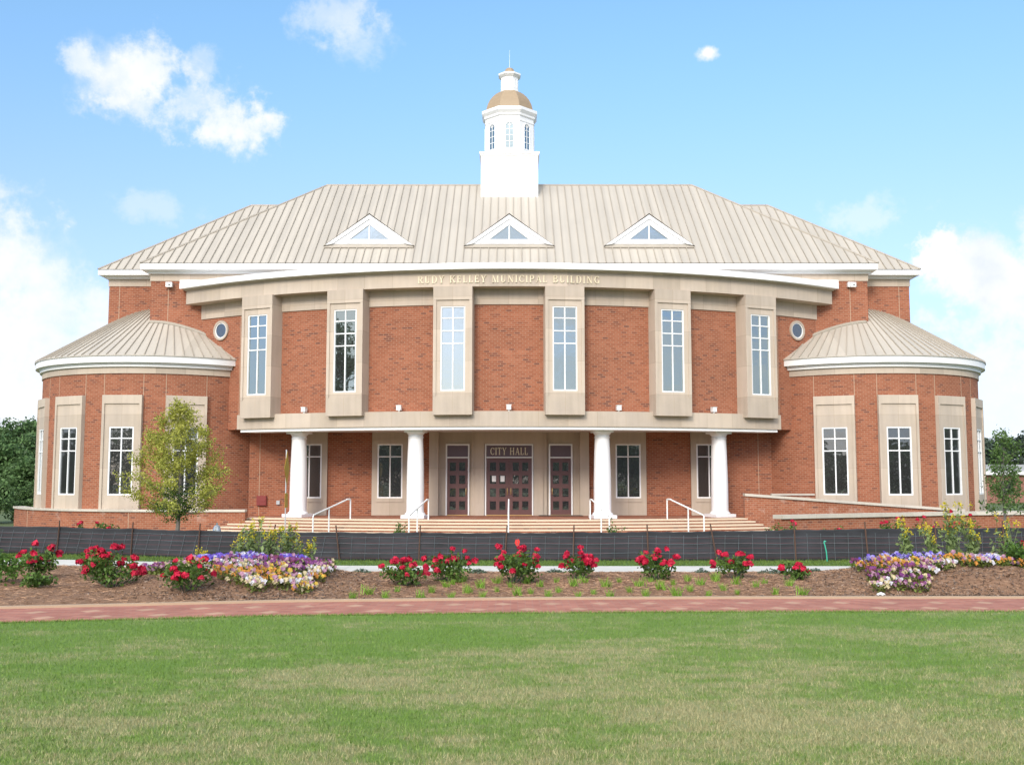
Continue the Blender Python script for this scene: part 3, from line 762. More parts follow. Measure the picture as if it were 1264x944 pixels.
def lettering(text, h, mapf, width=None, gap=.12, space=.5, stretch=1.0, parent=None):
    """mapf(x, z, depth) -> world point; text centred on x = 0"""
    tot = sum(space if c == ' ' else GLY[c][0] + gap for c in text) - gap
    k = (width / tot) if width else h * stretch
    x = -tot / 2; out = []; nd = [0]
    def poly(P):
        nd[0] += 1; e = .020 + .0007 * (nd[0] % 36)
        n = len(P); i = len(mb.v)
        mb.v += [mapf((x + p[0]) * k, p[1] * h, 0) for p in P] + [mapf((x + p[0]) * k, p[1] * h, e) for p in P]
        mb.face(range(i, i + n), [(0, 0)] * n); mb.face(range(i + 2 * n - 1, i + n - 1, -1), [(0, 0)] * n)
        for q in range(n): r_ = (q + 1) % n; mb.face((i + q, i + r_, i + n + r_, i + n + q), [(0, 0)] * 4)
    for c in text:
        if c == ' ': x += space; continue
        mb = MB()
        for s in GLY[c][1]:
            if s[0] == 'q': poly([(s[1], s[2]), (s[3], s[2]), (s[3], s[4]), (s[1], s[4])])
            elif s[0] == 'l':
                w = s[5] / 2; poly([(s[1] - w, s[2]), (s[1] + w, s[2]), (s[3] + w, s[4]), (s[3] - w, s[4])])
            else:
                _, cx, cz, rx, rz, a0, a1, t, T = s; n = 14
                for q in range(n):
                    b0, b1 = R(a0 + (a1 - a0) * q / n), R(a0 + (a1 - a0) * (q + 1) / n); P = []
                    for b in (b0, b1): P.append((cx + rx * cos(b), cz + rz * sin(b)))
                    for b in (b1, b0): P.append((cx + (rx - T) * cos(b), cz + (rz - t) * sin(b)))
                    poly(P)
        x += GLY[c][0] + gap
        part('letter', mb, LETTER, parent)
lettering('CITY HALL', .30, lambda x, z, d: (x, 43.219 - d, 2.66 + z), width=1.56)
rr = 24.052
lettering('RUDY KELLEY MUNICIPAL BUILDING', .275, lambda x, z, d: (sin(x / rr) * (rr + d), C0[1] - cos(x / rr) * (rr + d), 9.07 + z), width=6.95, gap=.2, space=.66)

# dormers
def dormer(x):
    yb = 44.29; zb = roof_z(yb); hw, top = 1.9, 13.0
    def tri(hw_, z0, z1, y0, y1, mb, mat):
        i = len(mb.v); mb.v += [(x - hw_, y0, z0), (x + hw_, y0, z0), (x, y0, z1), (x - hw_, y1, z0), (x + hw_, y1, z0), (x, y1, z1)]
        for f in ((0, 1, 2), (5, 4, 3), (0, 3, 4, 1), (1, 4, 5, 2), (2, 5, 3, 0)): mb.face([i + q for q in f], [(0, 0)] * len(f), mat)
    body = MB()
    # gable roof running back into the slope
    s = (top - zb) / hw
    yr = 43.1 + (top - ZE) / SLOPE
    for sg in (-1, 1):
        i = len(body.v)
        body.v += [(x + sg * (hw + .06), yb - .12, zb + .02), (x, yb - .12, top + .06), (x, yr + .15, top + .06), (x + sg * (hw + .06), yb + .02, zb + .02)]
        body.face((i, i + 1, i + 2, i + 3), [(0, 0)] * 4, 1)
    d = part('dormer', body, [WHITE, ROOF])
    fr = MB()
    # raking boards in two steps, sill board
    def rake(o0, o1, y0, y1):
        """board between the outer triangle shrunk by o0 and by o1"""
        for sg in (-1, 1):
            P = []
            for o in (o0, o1):
                P += [(x + sg * (hw - o * 2.2), zb + .06 + .07 * (o > .1)), (x, top - o * 1.15)]
            a, b, c_, e = P[0], P[1], P[3], P[2]
            i = len(fr.v); fr.v += [(q[0], y0, q[1]) for q in (a, b, c_, e)] + [(q[0], y1, q[1]) for q in (a, b, c_, e)]
            for f in ((0, 1, 2, 3), (7, 6, 5, 4), (0, 4, 5, 1), (1, 5, 6, 2), (2, 6, 7, 3), (3, 7, 4, 0)): fr.face([i + q for q in f], [(0, 0)] * 4)
    rake(0, .15, yb - .10, yb + .3); rake(.15, .36, yb - .04, yb + .3)
    fr.box(x - 1.1, x + 1.1, yb - .045, yb + .2, zb + .13, zb + .33)
    fr.box(x - .025, x + .025, yb - .02, yb + .2, zb + .33, top - .45)
    fr.box(x - hw + .02, x + hw - .02, yb - .02, yb + .25, zb - .1, zb + .12, 1)
    fr.box(x - hw - .02, x + hw + .02, yb - .14, yb + .1, zb - .06, zb + .0, 2)
    part('frame', fr, [WHITE, ROOF, RIB], d)
    pn = MB(); tri(hw - .75, zb + .28, top - .39, yb + .03, yb + .06, pn, 0); part('pane', pn, GLASS, d)
for x in (-6.03, 0, 6.03): dormer(x)

# cupola
CX, CY = 0, 49.95
CUP = link('cupola', MB().box(-1.36, 1.36, CY - 1.36, CY + 1.36, 14.6, 16.98).box(-1.39, 1.39, CY - 1.39, CY + 1.39, 16.98, 17.06).box(-1.43, 1.43, CY - 1.43, CY + 1.43, 17.06, 17.17).mesh('cupola', WHITE, BO), BLD)
def octo(name, prof, mat, smooth=None, n=8):
    k = 1 / cos(pi / 8) if n == 8 else 1
    return part(name, MB().lathe([(r * k, z) for r, z in prof], (CX, CY), n, 0, pi / 8 if n == 8 else 0), mat, CUP, smooth)
octo('lantern_drum', [(1.22, 17.16), (1.22, 17.30), (1.17, 17.33), (1.17, 18.78), (1.195, 18.79), (1.195, 18.84), (1.17, 18.85), (1.17, 19.02), (1.23, 19.06), (1.23, 19.16), (1.28, 19.22), (1.34, 19.30), (1.34, 19.44), (1.17, 19.50)], WHITE)
octo('dome', [(1.14, 19.49), (1.12, 19.62), (1.06, 19.84), (.96, 20.06), (.83, 20.25), (.68, 20.41), (.52, 20.53), (.38, 20.58)], GOLD)
octo('finial_lantern', [(.44, 20.52), (.44, 20.60), (.41, 20.62), (.41, 21.26), (.46, 21.30), (.54, 21.38), (.54, 21.46), (.36, 21.50)], WHITE)
octo('finial_dome', [(.27, 21.49), (.255, 21.60), (.21, 21.71), (.14, 21.80), (.03, 21.84)], GOLD)
part('lightning_rod', MB().tube([(CX, CY, 21.8), (CX, CY, 22.75)], [.010, .004], 6), SILVER, CUP)
def arched(w, h):
    """arched window, origin bottom centre"""
    fr, pn = MB(), MB(); r = w / 2; hs = h - r; n = 16
    pn.v = [(-r, 0, 0), (r, 0, 0)] + [(r * cos(pi * k / n), 0, hs + r * sin(pi * k / n)) for k in range(n + 1)]
    m = len(pn.v); pn.v += [(a, .03, c) for a, b, c in pn.v]
    pn.face(range(m), [(0, 0)] * m); pn.face(range(2 * m - 1, m - 1, -1), [(0, 0)] * m)
    for k in range(m): pn.face((k, (k + 1) % m, m + (k + 1) % m, m + k), [(0, 0)] * 4)
    fr.box(-.012, .012, -.015, .01, 0, h)
    for z in (.32, .62, .92): fr.box(-r, r, -.013, .01, z - .012, z + .012)
    for t in (35, 145, 62, 118): fr.tube([(0, -.006, hs), (r * cos(R(t)), -.006, hs + r * sin(R(t)))], .01, 4)
    rim = [(-r, -.01, 0), (-r, -.01, hs)] + [(-r * cos(pi * k / n), -.01, hs + r * sin(pi * k / n)) for k in range(1, n)] + [(r, -.01, hs), (r, -.01, 0)]
    fr.tube(rim, .03, 5); fr.box(-r - .04, r + .04, -.03, .01, -.04, 0)
    return fr.mesh('arched_window', WHITE), pn.mesh('pane', GLASS)
afr, apn = arched(.40, 1.26)
for k in range(8):
    a = 45 * k; o = link('arched_window', afr, CUP)
    o.location = (CX + 1.176 * sin(R(a)) - BO[0], CY - 1.176 * cos(R(a)) - BO[1], 17.45 - BO[2]); o.rotation_euler = (0, 0, R(a)); link('pane', apn, o, (0, .0, 0))
for k in range(8):   # louvre niches of the small lantern
    a = R(45 * k); M = Matrix.Translation((CX + .41 * sin(a), CY - .41 * cos(a), 20.72)) @ Matrix.Rotation(a, 4, 'Z')
    part('niche', MB().box(-.09, -.07, -.012, .02, 0, .42, 0, M).box(.07, .09, -.012, .02, 0, .42, 0, M).box(-.07, .07, -.012, .02, .40, .42, 0, M), WHITE, CUP)

# ------------------------------------------------------------------ things fixed to or standing by the hall
def floodlight(i, a):
    mb = MB().box(-.085, .085, -.10, .09, .06, .235).box(-.10, .10, -.115, .075, .235, .25).box(-.03, .03, -.03, .03, .0, .06)
    o = link('floodlight', mb.mesh('floodlight', WHITE)); r = 23.66
    o.location = (C0[0] + r * sin(R(a)), C0[1] - r * cos(R(a)), 4.22); o.rotation_euler = (0, 0, R(a))
    lens = MB().box(-.065, .065, -.08, .05, .2505, .256); link('lens', lens.mesh('lens', GLASS_DOOR), o)
    lab = ['small white floodlight on the stone ledge between the two leftmost tall windows', 'small white floodlight on the ledge just above the left inner column',
           'small white floodlight in the middle of the ledge above the CITY HALL doors', 'small white floodlight on the ledge just above the right inner column', 'small white floodlight on the stone ledge between the two rightmost tall windows'][i]
    tag(o, lab, 'floodlight', 'floodlights on the stone ledge')
for i, a in enumerate((-19.8, -10.2, 0, 10.2, 19.8)): floodlight(i, a)
for x, side in ((-14.30, 'left'), (14.36, 'right')):
    mb = MB().box(-.13, .13, -.16, .0, 0, .2).box(-.05, .17, -.30, -.16, -.03, .17)
    o = link('security_light', mb.mesh('security_light', WHITE), None, (x, 43.49, 9.70))
    o2 = MB().tube([(.07, -.30, .07), (.07, -.34, .06)], .03, 10); link('lens', o2.mesh('lens', GLASS_DOOR), o)
    tag(o, 'white security light under the main roof stone frieze at its %s end' % side, 'security light', 'security lights under the frieze')
mb = MB().box(-.20, .20, -.12, .0, 0, .40).box(-.17, .17, -.135, -.12, .03, .37).box(-.16, .16, -.15, -.135, .17, .23)
tag(link('alarm_box', mb.mesh('alarm_box', REDBOX), None, (-10.22, 43.5, .58)), 'dark red metal alarm box on the brick wall left of the columns', 'alarm box')
mb = MB().box(-.9, .9, -.3, .3, 0, .015)
for k in range(6): mb.box(-.86, .86, -.27 + k * .1, -.25 + k * .1, .015, .02)
tag(link('doormat', mb.mesh('doormat', BLACK), None, (2.1, 42.85, .179)), 'black rubber doormat in front of the right side door', 'doormat')

def handrail(a, label):
    o = empty('handrail', (C0[0] + 24.8 * sin(R(a)), C0[1] - 24.8 * cos(R(a)), .18), label, 'handrail', 'white handrails on the entrance steps', R(a))
    # local: -Y runs outwards down the steps
    zt, zl = .74, .24; L = 2.95
    top = [(0, .32, 0), (0, .32, .70), (0, .30, .735), (0, .27, zt), (0, -.02, zt), (0, -.08, zt - .02)]
    low = [(0, -L + .06, zl + .02), (0, -L, zl - .03), (0, -L, -.63)]
    link('rail', MB().tube(top[1:] + low[:2], .028, 10).mesh('rail', WHITE, smooth=50), o)
    for y, z0, z1 in ((.32, 0, .71), (-.55 * L, -.5, .46), (-L, -.63, zl - .02)):
        link('post', MB().tube([(0, y, z0), (0, y, z1)], .026, 10).mesh('post', WHITE, smooth=50), o)
for a, l in ((-14.0, 'white handrail at the far left of the steps beside the left outer column'), (-6.95, 'white handrail crossing in front of the left inner column'),
             (0.0, 'white handrail seen end on in front of the double doors'), (7.05, 'white handrail crossing in front of the right inner column'), (14.0, 'white handrail at the far right of the steps beside the right outer column')):
    handrail(a, l)

def wall(name, pts, thick, zb, ztops, label, over=.06, cap=.085, joints=()):
    """garden wall along a polyline; brick body and stone coping"""
    def offs(d):
        out = []
        for k in range(len(pts)):
            p0, p1 = Vector(pts[max(k - 1, 0)]), Vector(pts[min(k + 1, len(pts) - 1)]); t = (p1 - p0).normalized()
            out.append(Vector(pts[k]) + Vector((t.y, -t.x)) * d)
        return out
    def body(f, b, z0s, z1s, mat):
        L = 0
        for k in range(len(pts) - 1):
            q = [(f[k], k), (f[k + 1], k + 1), (b[k + 1], k + 1), (b[k], k)]; d = (f[k + 1] - f[k]).length
            lo = [(p.x, p.y, z0s[i]) for p, i in q]; hi = [(p.x, p.y, z1s[i]) for p, i in q]
            mb.quad(lo[0], lo[1], hi[1], hi[0], [(L, lo[0][2]), (L + d, lo[1][2]), (L + d, hi[1][2]), (L, hi[0][2])], mat)
            mb.quad(lo[2], lo[3], hi[3], hi[2], [(L, lo[2][2]), (L + d, lo[3][2]), (L + d, hi[3][2]), (L, hi[2][2])], mat)
            mb.quad(hi[0], hi[1], hi[2], hi[3], [(L, 0), (L + d, 0), (L + d, .3), (L, .3)], mat); mb.quad(lo[1], lo[0], lo[3], lo[2], None, mat); L += d
        for k in (0, len(pts) - 1):
            mb.quad((f[k].x, f[k].y, z0s[k]), (b[k].x, b[k].y, z0s[k]), (b[k].x, b[k].y, z1s[k]), (f[k].x, f[k].y, z1s[k]), [(0, z0s[k]), (thick, z0s[k]), (thick, z1s[k]), (0, z1s[k])], mat)
    n = len(pts); o = empty(name, (pts[0][0], pts[0][1], zb), label, 'wall')
    org = tuple(o.location)
    mb = MB(); body(offs(0), offs(-thick), [zb] * n, [z - cap for z in ztops], 0)
    F0 = offs(.004)
    for jx in joints:
        i, t = int(jx), jx - int(jx); p = F0[i].lerp(F0[i + 1], t); mb.box(p.x - .012, p.x + .012, p.y - .003, p.y + .1, zb, ztops[0] - cap, 1)
    link('brickwork', mb.mesh('brickwork', [BRICK2, JOINT], org), o)
    mb = MB(); body(offs(over), offs(-thick - over), [z - cap + .002 for z in ztops], ztops, 0)
    link('coping', mb.mesh('coping', CAP, org), o); return o
wall('planter_wall', [(-21.4, 45.5), (-20.6, 44.3), (-19.4, 42.9), (-17.6, 41.5), (-15.6, 40.6), (-13.6, 40.25), (-11.8, 40.2), (-10.1, 40.3)], .35, -.5, [.5] * 8, 'long low curved brick planter wall below the left tower', joints=(1.6, 4.5))
wall('brick_pier', [(-20.95, 46.4), (-19.6, 46.4)], .5, -.5, [1.23, 1.23], 'short brick pier just behind the far left edge of the left tower')
wall('ramp_wall', [(9.05, 40.35), (17.3, 39.95)], .32, -.5, [1.12, .53], 'brick ramp wall with a sloping pale coping below the right tower', over=.07, cap=.1)
wall('ramp_back_wall', [(10.35, 41.45), (12.0, 41.25)], .3, -.5, [1.09, 1.09], 'short level brick wall behind the sloping ramp wall', cap=.06)
wall('low_wall', [(9.2, 35.6), (16.4, 39.05), (20, 39.95), (27, 41.3)], .32, -.5, [.46, .46, .46, .46], 'long level brick wall with rounded coping end in front of the ramp', over=.08, cap=.13, joints=(1.01,))

# fire hydrant
h = empty('fire_hydrant', (-9.12, 33, ground_z(0, 33)), 'silver fire hydrant behind the black fence left of the steps', 'fire hydrant')
link('barrel', MB().lathe([(.15, 0), (.15, .03), (.10, .05), (.10, .42), (.125, .43), (.125, .48)], n=20).mesh('barrel', SILVER, smooth=40), h)
link('bonnet', MB().lathe([(.135, .48), (.135, .52), (.125, .54), (.115, .60), (.085, .66), (.05, .69), (.03, .70), (.03, .76), (.001, .76)], n=20).mesh('bonnet', SILVER, smooth=40), h)
for d, r in (((1, 0), .045), ((-1, 0), .045), ((0, -1), .06)):
    link('nozzle', MB().tube([(0, 0, .36), (d[0] * .15, d[1] * .15, .36)], r, 12).tube([(d[0] * .15, d[1] * .15, .36), (d[0] * .18, d[1] * .18, .36)], r * 1.25, 8).mesh('nozzle', SILVER, smooth=40), h)

# sign post seen almost edge on
s = empty('traffic_sign', (-6.77, 32, ground_z(0, 32)), 'thin grey sign post with a yellow diamond sign seen edge on', 'road sign', rz=R(94))
link('post', MB().box(-.03, .03, -.015, .015, 0, 3.02).mesh('post', SILVER), s)
mb = MB(); q = .52
for y, m in ((-.022, 0), (-.018, 0)): pass
i = 0; mb.v = [(-q, -.026, 2.45), (0, -.026, 2.45 - q), (q, -.026, 2.45), (0, -.026, 2.45 + q), (-q, -.018, 2.45), (0, -.018, 2.45 - q), (q, -.018, 2.45), (0, -.018, 2.45 + q)]
for f in ((0, 1, 2, 3), (7, 6, 5, 4), (0, 4, 5, 1), (1, 5, 6, 2), (2, 6, 7, 3), (3, 7, 4, 0)): mb.face(f, [(0, 0)] * 4)
link('diamond_panel', mb.mesh('diamond_panel', YSIGN), s)
link('plaque', MB().box(-.3, .3, -.026, -.018, 1.26, 1.7).mesh('plaque', YSIGN), s)

# ------------------------------------------------------------------ silt fence
FP = [(-20, 26.0), (-15, 24.9), (-11.5, 23.95), (-9.05, 23.3), (-6.65, 22.5), (-3.4, 21.78), (.12, 21.68), (3.9, 21.73), (7.6, 21.85), (10.8, 22.07), (15, 22.5), (20, 23.2)]
def fence_pt(x): return Vector((x, interp(x, FP)))
rng = np.random.default_rng(4); random.seed(5)
STX = [-17.2, -14.3, -12.75, -10.02, -8.17, -6.55, -4.95, -3.44, -1.79, -.02, 1.38, 2.92, 4.32, 5.97, 7.47, 8.93, 10.4, 11.95, 13.5, 15.1, 17]
FEN = empty('silt_fence', (0, 21.7, 0), 'black silt fence with wire mesh and rusty stakes across the front of the steps', 'fence')
FO = (0, 21.7, 0)
def sag(x):
    for a, b in zip(STX, STX[1:]):
        if a <= x <= b: t = (x - a) / (b - a); return -.016 * sin(pi * t) - .005 * sin(9 * pi * t + a)
    return 0
def top_z(x): return interp(x, [(-15, .62), (-11.5, .615), (-6.6, .58), (-3, .575), (.1, .575), (4, .60), (7.6, .65), (11, .66), (15, .66)]) + .018
def lean(x, z): return -.035 * z / .6 + .012 * sin(x * 2.3 + z * 5) + .006 * sin(x * 7.1)
mb = MB(); xs = lin(-18.5, 18.5, 300); zs = [0, .2, .4, .6, .8, .95, 1]
for k, x in enumerate(xs):
    p = fence_pt(x)
    for q in zs:
        z = -.03 + (top_z(x) + sag(x) + .03) * q; mb.v.append((x, p.y - lean(x, z) - (.012 if q == 1 else 0), z))
m = len(zs)
for k in range(len(xs) - 1):
    for q in range(m - 1):
        i = k * m + q; mb.face((i, i + m, i + m + 1, i + 1), [(xs[k], mb.v[i][2]), (xs[k + 1], mb.v[i + m][2]), (xs[k + 1], mb.v[i + m + 1][2]), (xs[k], mb.v[i + 1][2])])
me = mb.mesh('fabric', FABRIC, FO, 180); fab = link('fabric', me, FEN); sm = fab.modifiers.new('thickness', 'SOLIDIFY'); sm.thickness = .004; sm.offset = 1
mb = MB()
for z in (.17, .36, .50):
    mb.tube([(x, fence_pt(x).y - lean(x, z) - .018, z + .4 * sag(x) + .01 * sin(x * 3)) for x in lin(-18, 18, 180)], .0035, 4)
x = -18.0
while x < 18:
    dx = -.10 if x < -3.5 else -.02 * (x < 5)
    mb.tube([(x + dx * (1 - z / .5), fence_pt(x).y - lean(x, z) - .018, z) for z in (.0, .15, .3, .42, top_z(x) * .86)], .0035, 4); x += .285
link('wire_mesh', mb.mesh('wire_mesh', WIRE, FO), FEN)
tilt = {-3.44: -.08, 4.32: -.11, -.02: .04, 7.47: -.04, -4.95: .10}
for x in STX:
    p = fence_pt(x); t = tilt.get(x, random.uniform(-.02, .02)); hgt = top_z(x) + .14
    mb = MB(); a = Vector((x - t * .3, p.y - .035, -.1)); b = Vector((x + t, p.y - lean(x, .7) - .035, hgt))
    mb.tube([a, b], .0145, 4); mb.tube([a + Vector((0, -.02, 0)), b + Vector((0, -.02, 0))], .009, 4)
    link('stake', mb.mesh('stake', RUST, FO), FEN)

def flag(x, y, z0, hgt, mat, label, w=.13, tri=True):
    o = empty('marker_flag', (x, y, z0), label, 'marker flag')
    link('wire_stem', MB().tube([(0, 0, 0), (0, 0, hgt)], .0035, 5).mesh('wire_stem', WIRE), o)
    mb = MB(); pts = [(0, hgt), (0, hgt - .13), (-w, hgt - .16)] if tri else [(-.035, hgt), (-.05, hgt - .06), (-.02, hgt - .125), (.03, hgt - .12), (.05, hgt - .04), (.03, hgt + .005)]
    n = len(pts); mb.v = [(a, .02 * sin(a * 20), z) for a, z in pts] + [(a, .02 * sin(a * 20) + .004, z) for a, z in pts]
    mb.face(range(n), [(0, 0)] * n); mb.face(range(2 * n - 1, n - 1, -1), [(0, 0)] * n)
    for k in range(n): mb.face((k, (k + 1) % n, n + (k + 1) % n, n + k), [(0, 0)] * 4)
    link('flag_sheet', mb.mesh('flag_sheet', mat), o)
flag(.225, 20.75, 0, .50, REDV, 'bright red marker flag on a wire in front of the fence centre', tri=False)
flag(9.83, 20.0, 0, .44, ORANGE, 'orange triangular marker flag on a wire at the right edge')
mb = MB().tube([(.03, 0, -.05), (.015, 0, .2), (-.01, 0, .33), (-.03, 0, .40), (-.02, 0, .425), (.01, 0, .41)], .013, 8)
tag(link('green_stake', mb.mesh('green_stake', GREENV, smooth=60), None, (6.52, 21.55, .0)), 'thin bent green plastic stake leaning on the black fence', 'stake')
mb = MB().box(-.018, .018, -.01, .01, -.05, .17).box(-.03, .03, -.014, .014, .17, .2)
tag(link('plant_label', mb.mesh('plant_label', WHITE), None, (8.42, 17.1, .12)), 'small white plant label stake at the right edge of the flower bed', 'plant label')
def stone(x, y, s, label):
    bm = bmesh.new(); bmesh.ops.create_icosphere(bm, subdivisions=2, radius=1); rs = random.Random(int(x * 100))
    for v in bm.verts: v.co *= 1 + rs.uniform(-.2, .2); v.co = Vector((v.co.x * s, v.co.y * s * .8, max(v.co.z, -.5) * s * .6))
    me = bpy.data.meshes.new('stone'); bm.to_mesh(me); bm.free(); me.materials.append(PAPER)
    tag(link('stone', me, None, (x, y, mulch_z(x, y) + s * .25)), label, 'stone')
stone(5.42, 15.22, .055, 'white stone lying on the mulch by the path in front of the right flower bed')

# ------------------------------------------------------------------ planting
def merge_np(name, parts):
    """parts: list of (V(n,4,3), material); one mesh"""
    V = np.concatenate([p[0] for p in parts]); mats = []; mi = []
    for v, m in parts:
        if m not in mats: mats.append(m)
        mi += [mats.index(m)] * len(v)
    return np_mesh(name, V, 4, mats, mi)
def strips(rng, base, tip, w):
    """thin tapering quads from base to tip points (n,3)"""
    d = tip - base; s = np.cross(d, rng.normal(size=d.shape)); s /= np.linalg.norm(s, axis=1)[:, None] + 1e-9
    s = s * (np.asarray(w).reshape(-1, 1))
    return np.stack([base - s, base + s, tip + s * .35, tip - s * .35], 1)
def bloom_mesh(seed, mat, r=.047):
    rng = np.random.default_rng(seed); n = 34
    d = rng.normal(size=(n, 3)); d[:, 2] = np.abs(d[:, 2]) * .8 - .15; d /= np.linalg.norm(d, axis=1)[:, None]
    P = d * r * rng.uniform(.45, .95, (n, 1))
    t = np.cross(d, rng.normal(size=(n, 3))); t /= np.linalg.norm(t, axis=1)[:, None]; b = np.cross(d, t)
    s = r * rng.uniform(.45, .8, (n, 1)); a = t * s + d * s * .3; c = b * s
    return np_mesh('bloom', np.stack([P - a, P + c - d * s * .25, P + a + d * s * .2, P - c], 1), 4, mat)
BLOOMS = [bloom_mesh(k, P_RED) for k in range(4)]
def rose_bush(x, y, z, w, h, nb, seed, label, group, leaf=L_ROSE, name='rose_bush', cat='rose bush'):
    rng = np.random.default_rng(seed)
    o = empty(name, (x, y, z), label, cat, group)
    n = int(900 * w * (.4 + h)); lobes = [(rng.uniform(-.3, .3) * w, rng.uniform(-.3, .3) * w, rng.uniform(.25, .72) * h, rng.uniform(.18, .32) * w, rng.uniform(.18, .28) * h) for _ in range(9)]
    P = []
    for _ in range(n):
        l = lobes[rng.integers(9)]; d = rng.normal(size=3); d /= np.linalg.norm(d); q = rng.random() ** .4
        P.append((l[0] + d[0] * l[3] * q, l[1] + d[1] * l[3] * q, max(.02, l[2] + d[2] * l[4] * q * 1.2)))
    P = np.array(P)
    tips = []
    for _ in range(max(nb, 6)):
        a = rng.uniform(0, 2 * pi); r = w * .6 * math.sqrt(rng.random())
        tips.append((cos(a) * r, sin(a) * r * .8, h * rng.uniform(.55, 1.16) * (1 - .28 * (r / (w * .5)) ** 2)))
    tips = np.array(tips)
    k = int(n * .25); tp = tips[rng.integers(len(tips), size=k)] * rng.uniform(.55, .97, (k, 1)) + rng.normal(size=(k, 3)) * .03
    base = np.zeros_like(tips); base[:, :2] = tips[:, :2] * .12
    fo = merge_np('foliage', [(leaves(rng, np.concatenate([P, tp]), .062, .6), leaf), (strips(rng, base, tips, .006), L_GREY)])
    link('foliage', fo, o)
    for i in range(nb):
        t = tips[i]; f = np.array([0, -.02, .01])
        b = link('bloom', BLOOMS[rng.integers(4)], o, tuple(t + f), rng.uniform(0, 6)); s = rng.uniform(.75, 1.25); b.scale = (s, s, s)
    return o
GRB = 'red rose bushes in the mulch bed'
ROSES = [(-7.61, 17.36, .60, .56, 13, 'red rose bush at the far left directly beside the light green shrub'),
         (-7.0, 17.9, .38, .46, 8, 'small red rose bush standing behind the largest left rose bush'),
         (-6.62, 17.08, .52, .50, 13, 'red rose bush touching the left side of the fullest left rose bush'),
         (-5.88, 15.9, .76, .62, 26, 'fullest red rose bush at left, standing alone on bare mulch left of the pansies'),
         (-4.55, 15.15, .72, .52, 15, 'red rose bush growing in front of the left pansy bed'),
         (-1.55, 16.17, .74, .40, 16, 'low wide red rose bush with yellowish leaves right of the left pansy bed'),
         (-.90, 16.81, .78, .52, 20, 'red rose bush with one tall bloom, right of the low wide rose bush'),
         (.13, 16.54, .90, .58, 24, 'largest red rose bush at the centre of the mulch bed, under the red marker flag'),
         (1.21, 17.36, .54, .48, 17, 'round red rose bush directly right of the central largest one'),
         (2.48, 17.22, .62, .50, 19, 'red rose bush with low outlying blooms, second to the right of the central one'),
         (3.75, 17.36, .58, .48, 11, 'red rose bush beside the leaning fence stake right of the steps'),
         (4.60, 16.81, .42, .32, 7, 'smallest red rose bush, nearest to the left end of the right flower bed')]
for k, (x, y, w, h, nb, lab) in enumerate(ROSES):
    rose_bush(x, y, mulch_z(x, y) - .01, w, h, nb, 40 + k, lab, GRB)
for k, (x, y, w, h, nb, lf, lab) in enumerate([(-7.85, 16.5, 1.0, .56, 3, L_ROSE_Y, 'light green leafy shrub at the left edge of the mulch bed'),
        (-7.0, 15.85, .55, .26, 0, L_ROSE, 'low dark green shrub without flowers on the mulch at far left'),
        (8.2, 16.9, .60, .52, 1, L_ROSE_Y, 'bright green leafy shrub at the right edge among lavender pansies')]):
    rose_bush(x, y, mulch_z(x, y) - .01, w, h, nb, 80 + k, lab, None, lf, 'leafy_shrub', 'shrub')
for k, (x, y, h, nb) in enumerate([(-10.73, 26.5, .92, 6), (-10.1, 26.5, .95, 8), (6.96, 26.5, .90, 5), (8.28, 26.5, 1.0, 6), (9.7, 26.5, .98, 9), (10.3, 26.5, .98, 8)]):
    rose_bush(x, y, ground_z(x, y), 1.0, h, nb, 90 + k, 'red rose bush showing only its top blooms over the black fence', 'rose bushes behind the fence')
rose_bush(10.99, 25.5, ground_z(0, 25.5), .9, 1.22, 14, 97, 'taller red rose bush rising above the fence behind the right yellow flowers', 'rose bushes behind the fence')
rose_bush(-2.6, 25.5, ground_z(0, 25.5), .5, .92, 0, 98, 'dark green shrub peeping over the fence below the left inner column', None, L_DARK, 'leafy_shrub', 'shrub')
rose_bush(2.6, 25.5, ground_z(0, 25.5), .5, 1.0, 0, 99, 'dark green shrub peeping over the fence below the right inner column', None, L_DARK, 'leafy_shrub', 'shrub')
for k, (x, y, w, lab) in enumerate([(-2.49, 18.3, .36, 'flat grey green ground plant by the pavement right of the left flower bed'), (-.47, 18.3, .32, 'flat grey green ground plant behind the second rose bush from the left bed'),
        (.86, 18.3, .34, 'flat grey green ground plant at the pavement left of the round rose bush'), (3.42, 18.4, .28, 'small grey green ground plant left of the rose bush by the leaning stake'),
        (4.64, 18.4, .55, 'widest flat grey green ground plant behind the smallest rose bush'), (5.22, 17.8, .30, 'grey green ground plant right of the smallest rose bush')]):
    rng = np.random.default_rng(200 + k); n = int(500 * w)
    a = rng.uniform(0, 2 * pi, n); r = w * .5 * np.sqrt(rng.random(n)); P = np.stack([r * np.cos(a), r * np.sin(a) * .7, rng.uniform(.01, .09, n) * (1.1 - r / (w * .5))], 1)
    tag(link('ground_plant', np_mesh('ground_plant', leaves(rng, P, .05, .5, .8), 4, L_GREY), None, (x, y, mulch_z(x, y))), lab, 'ground plant', 'grey green ground plants along the pavement')

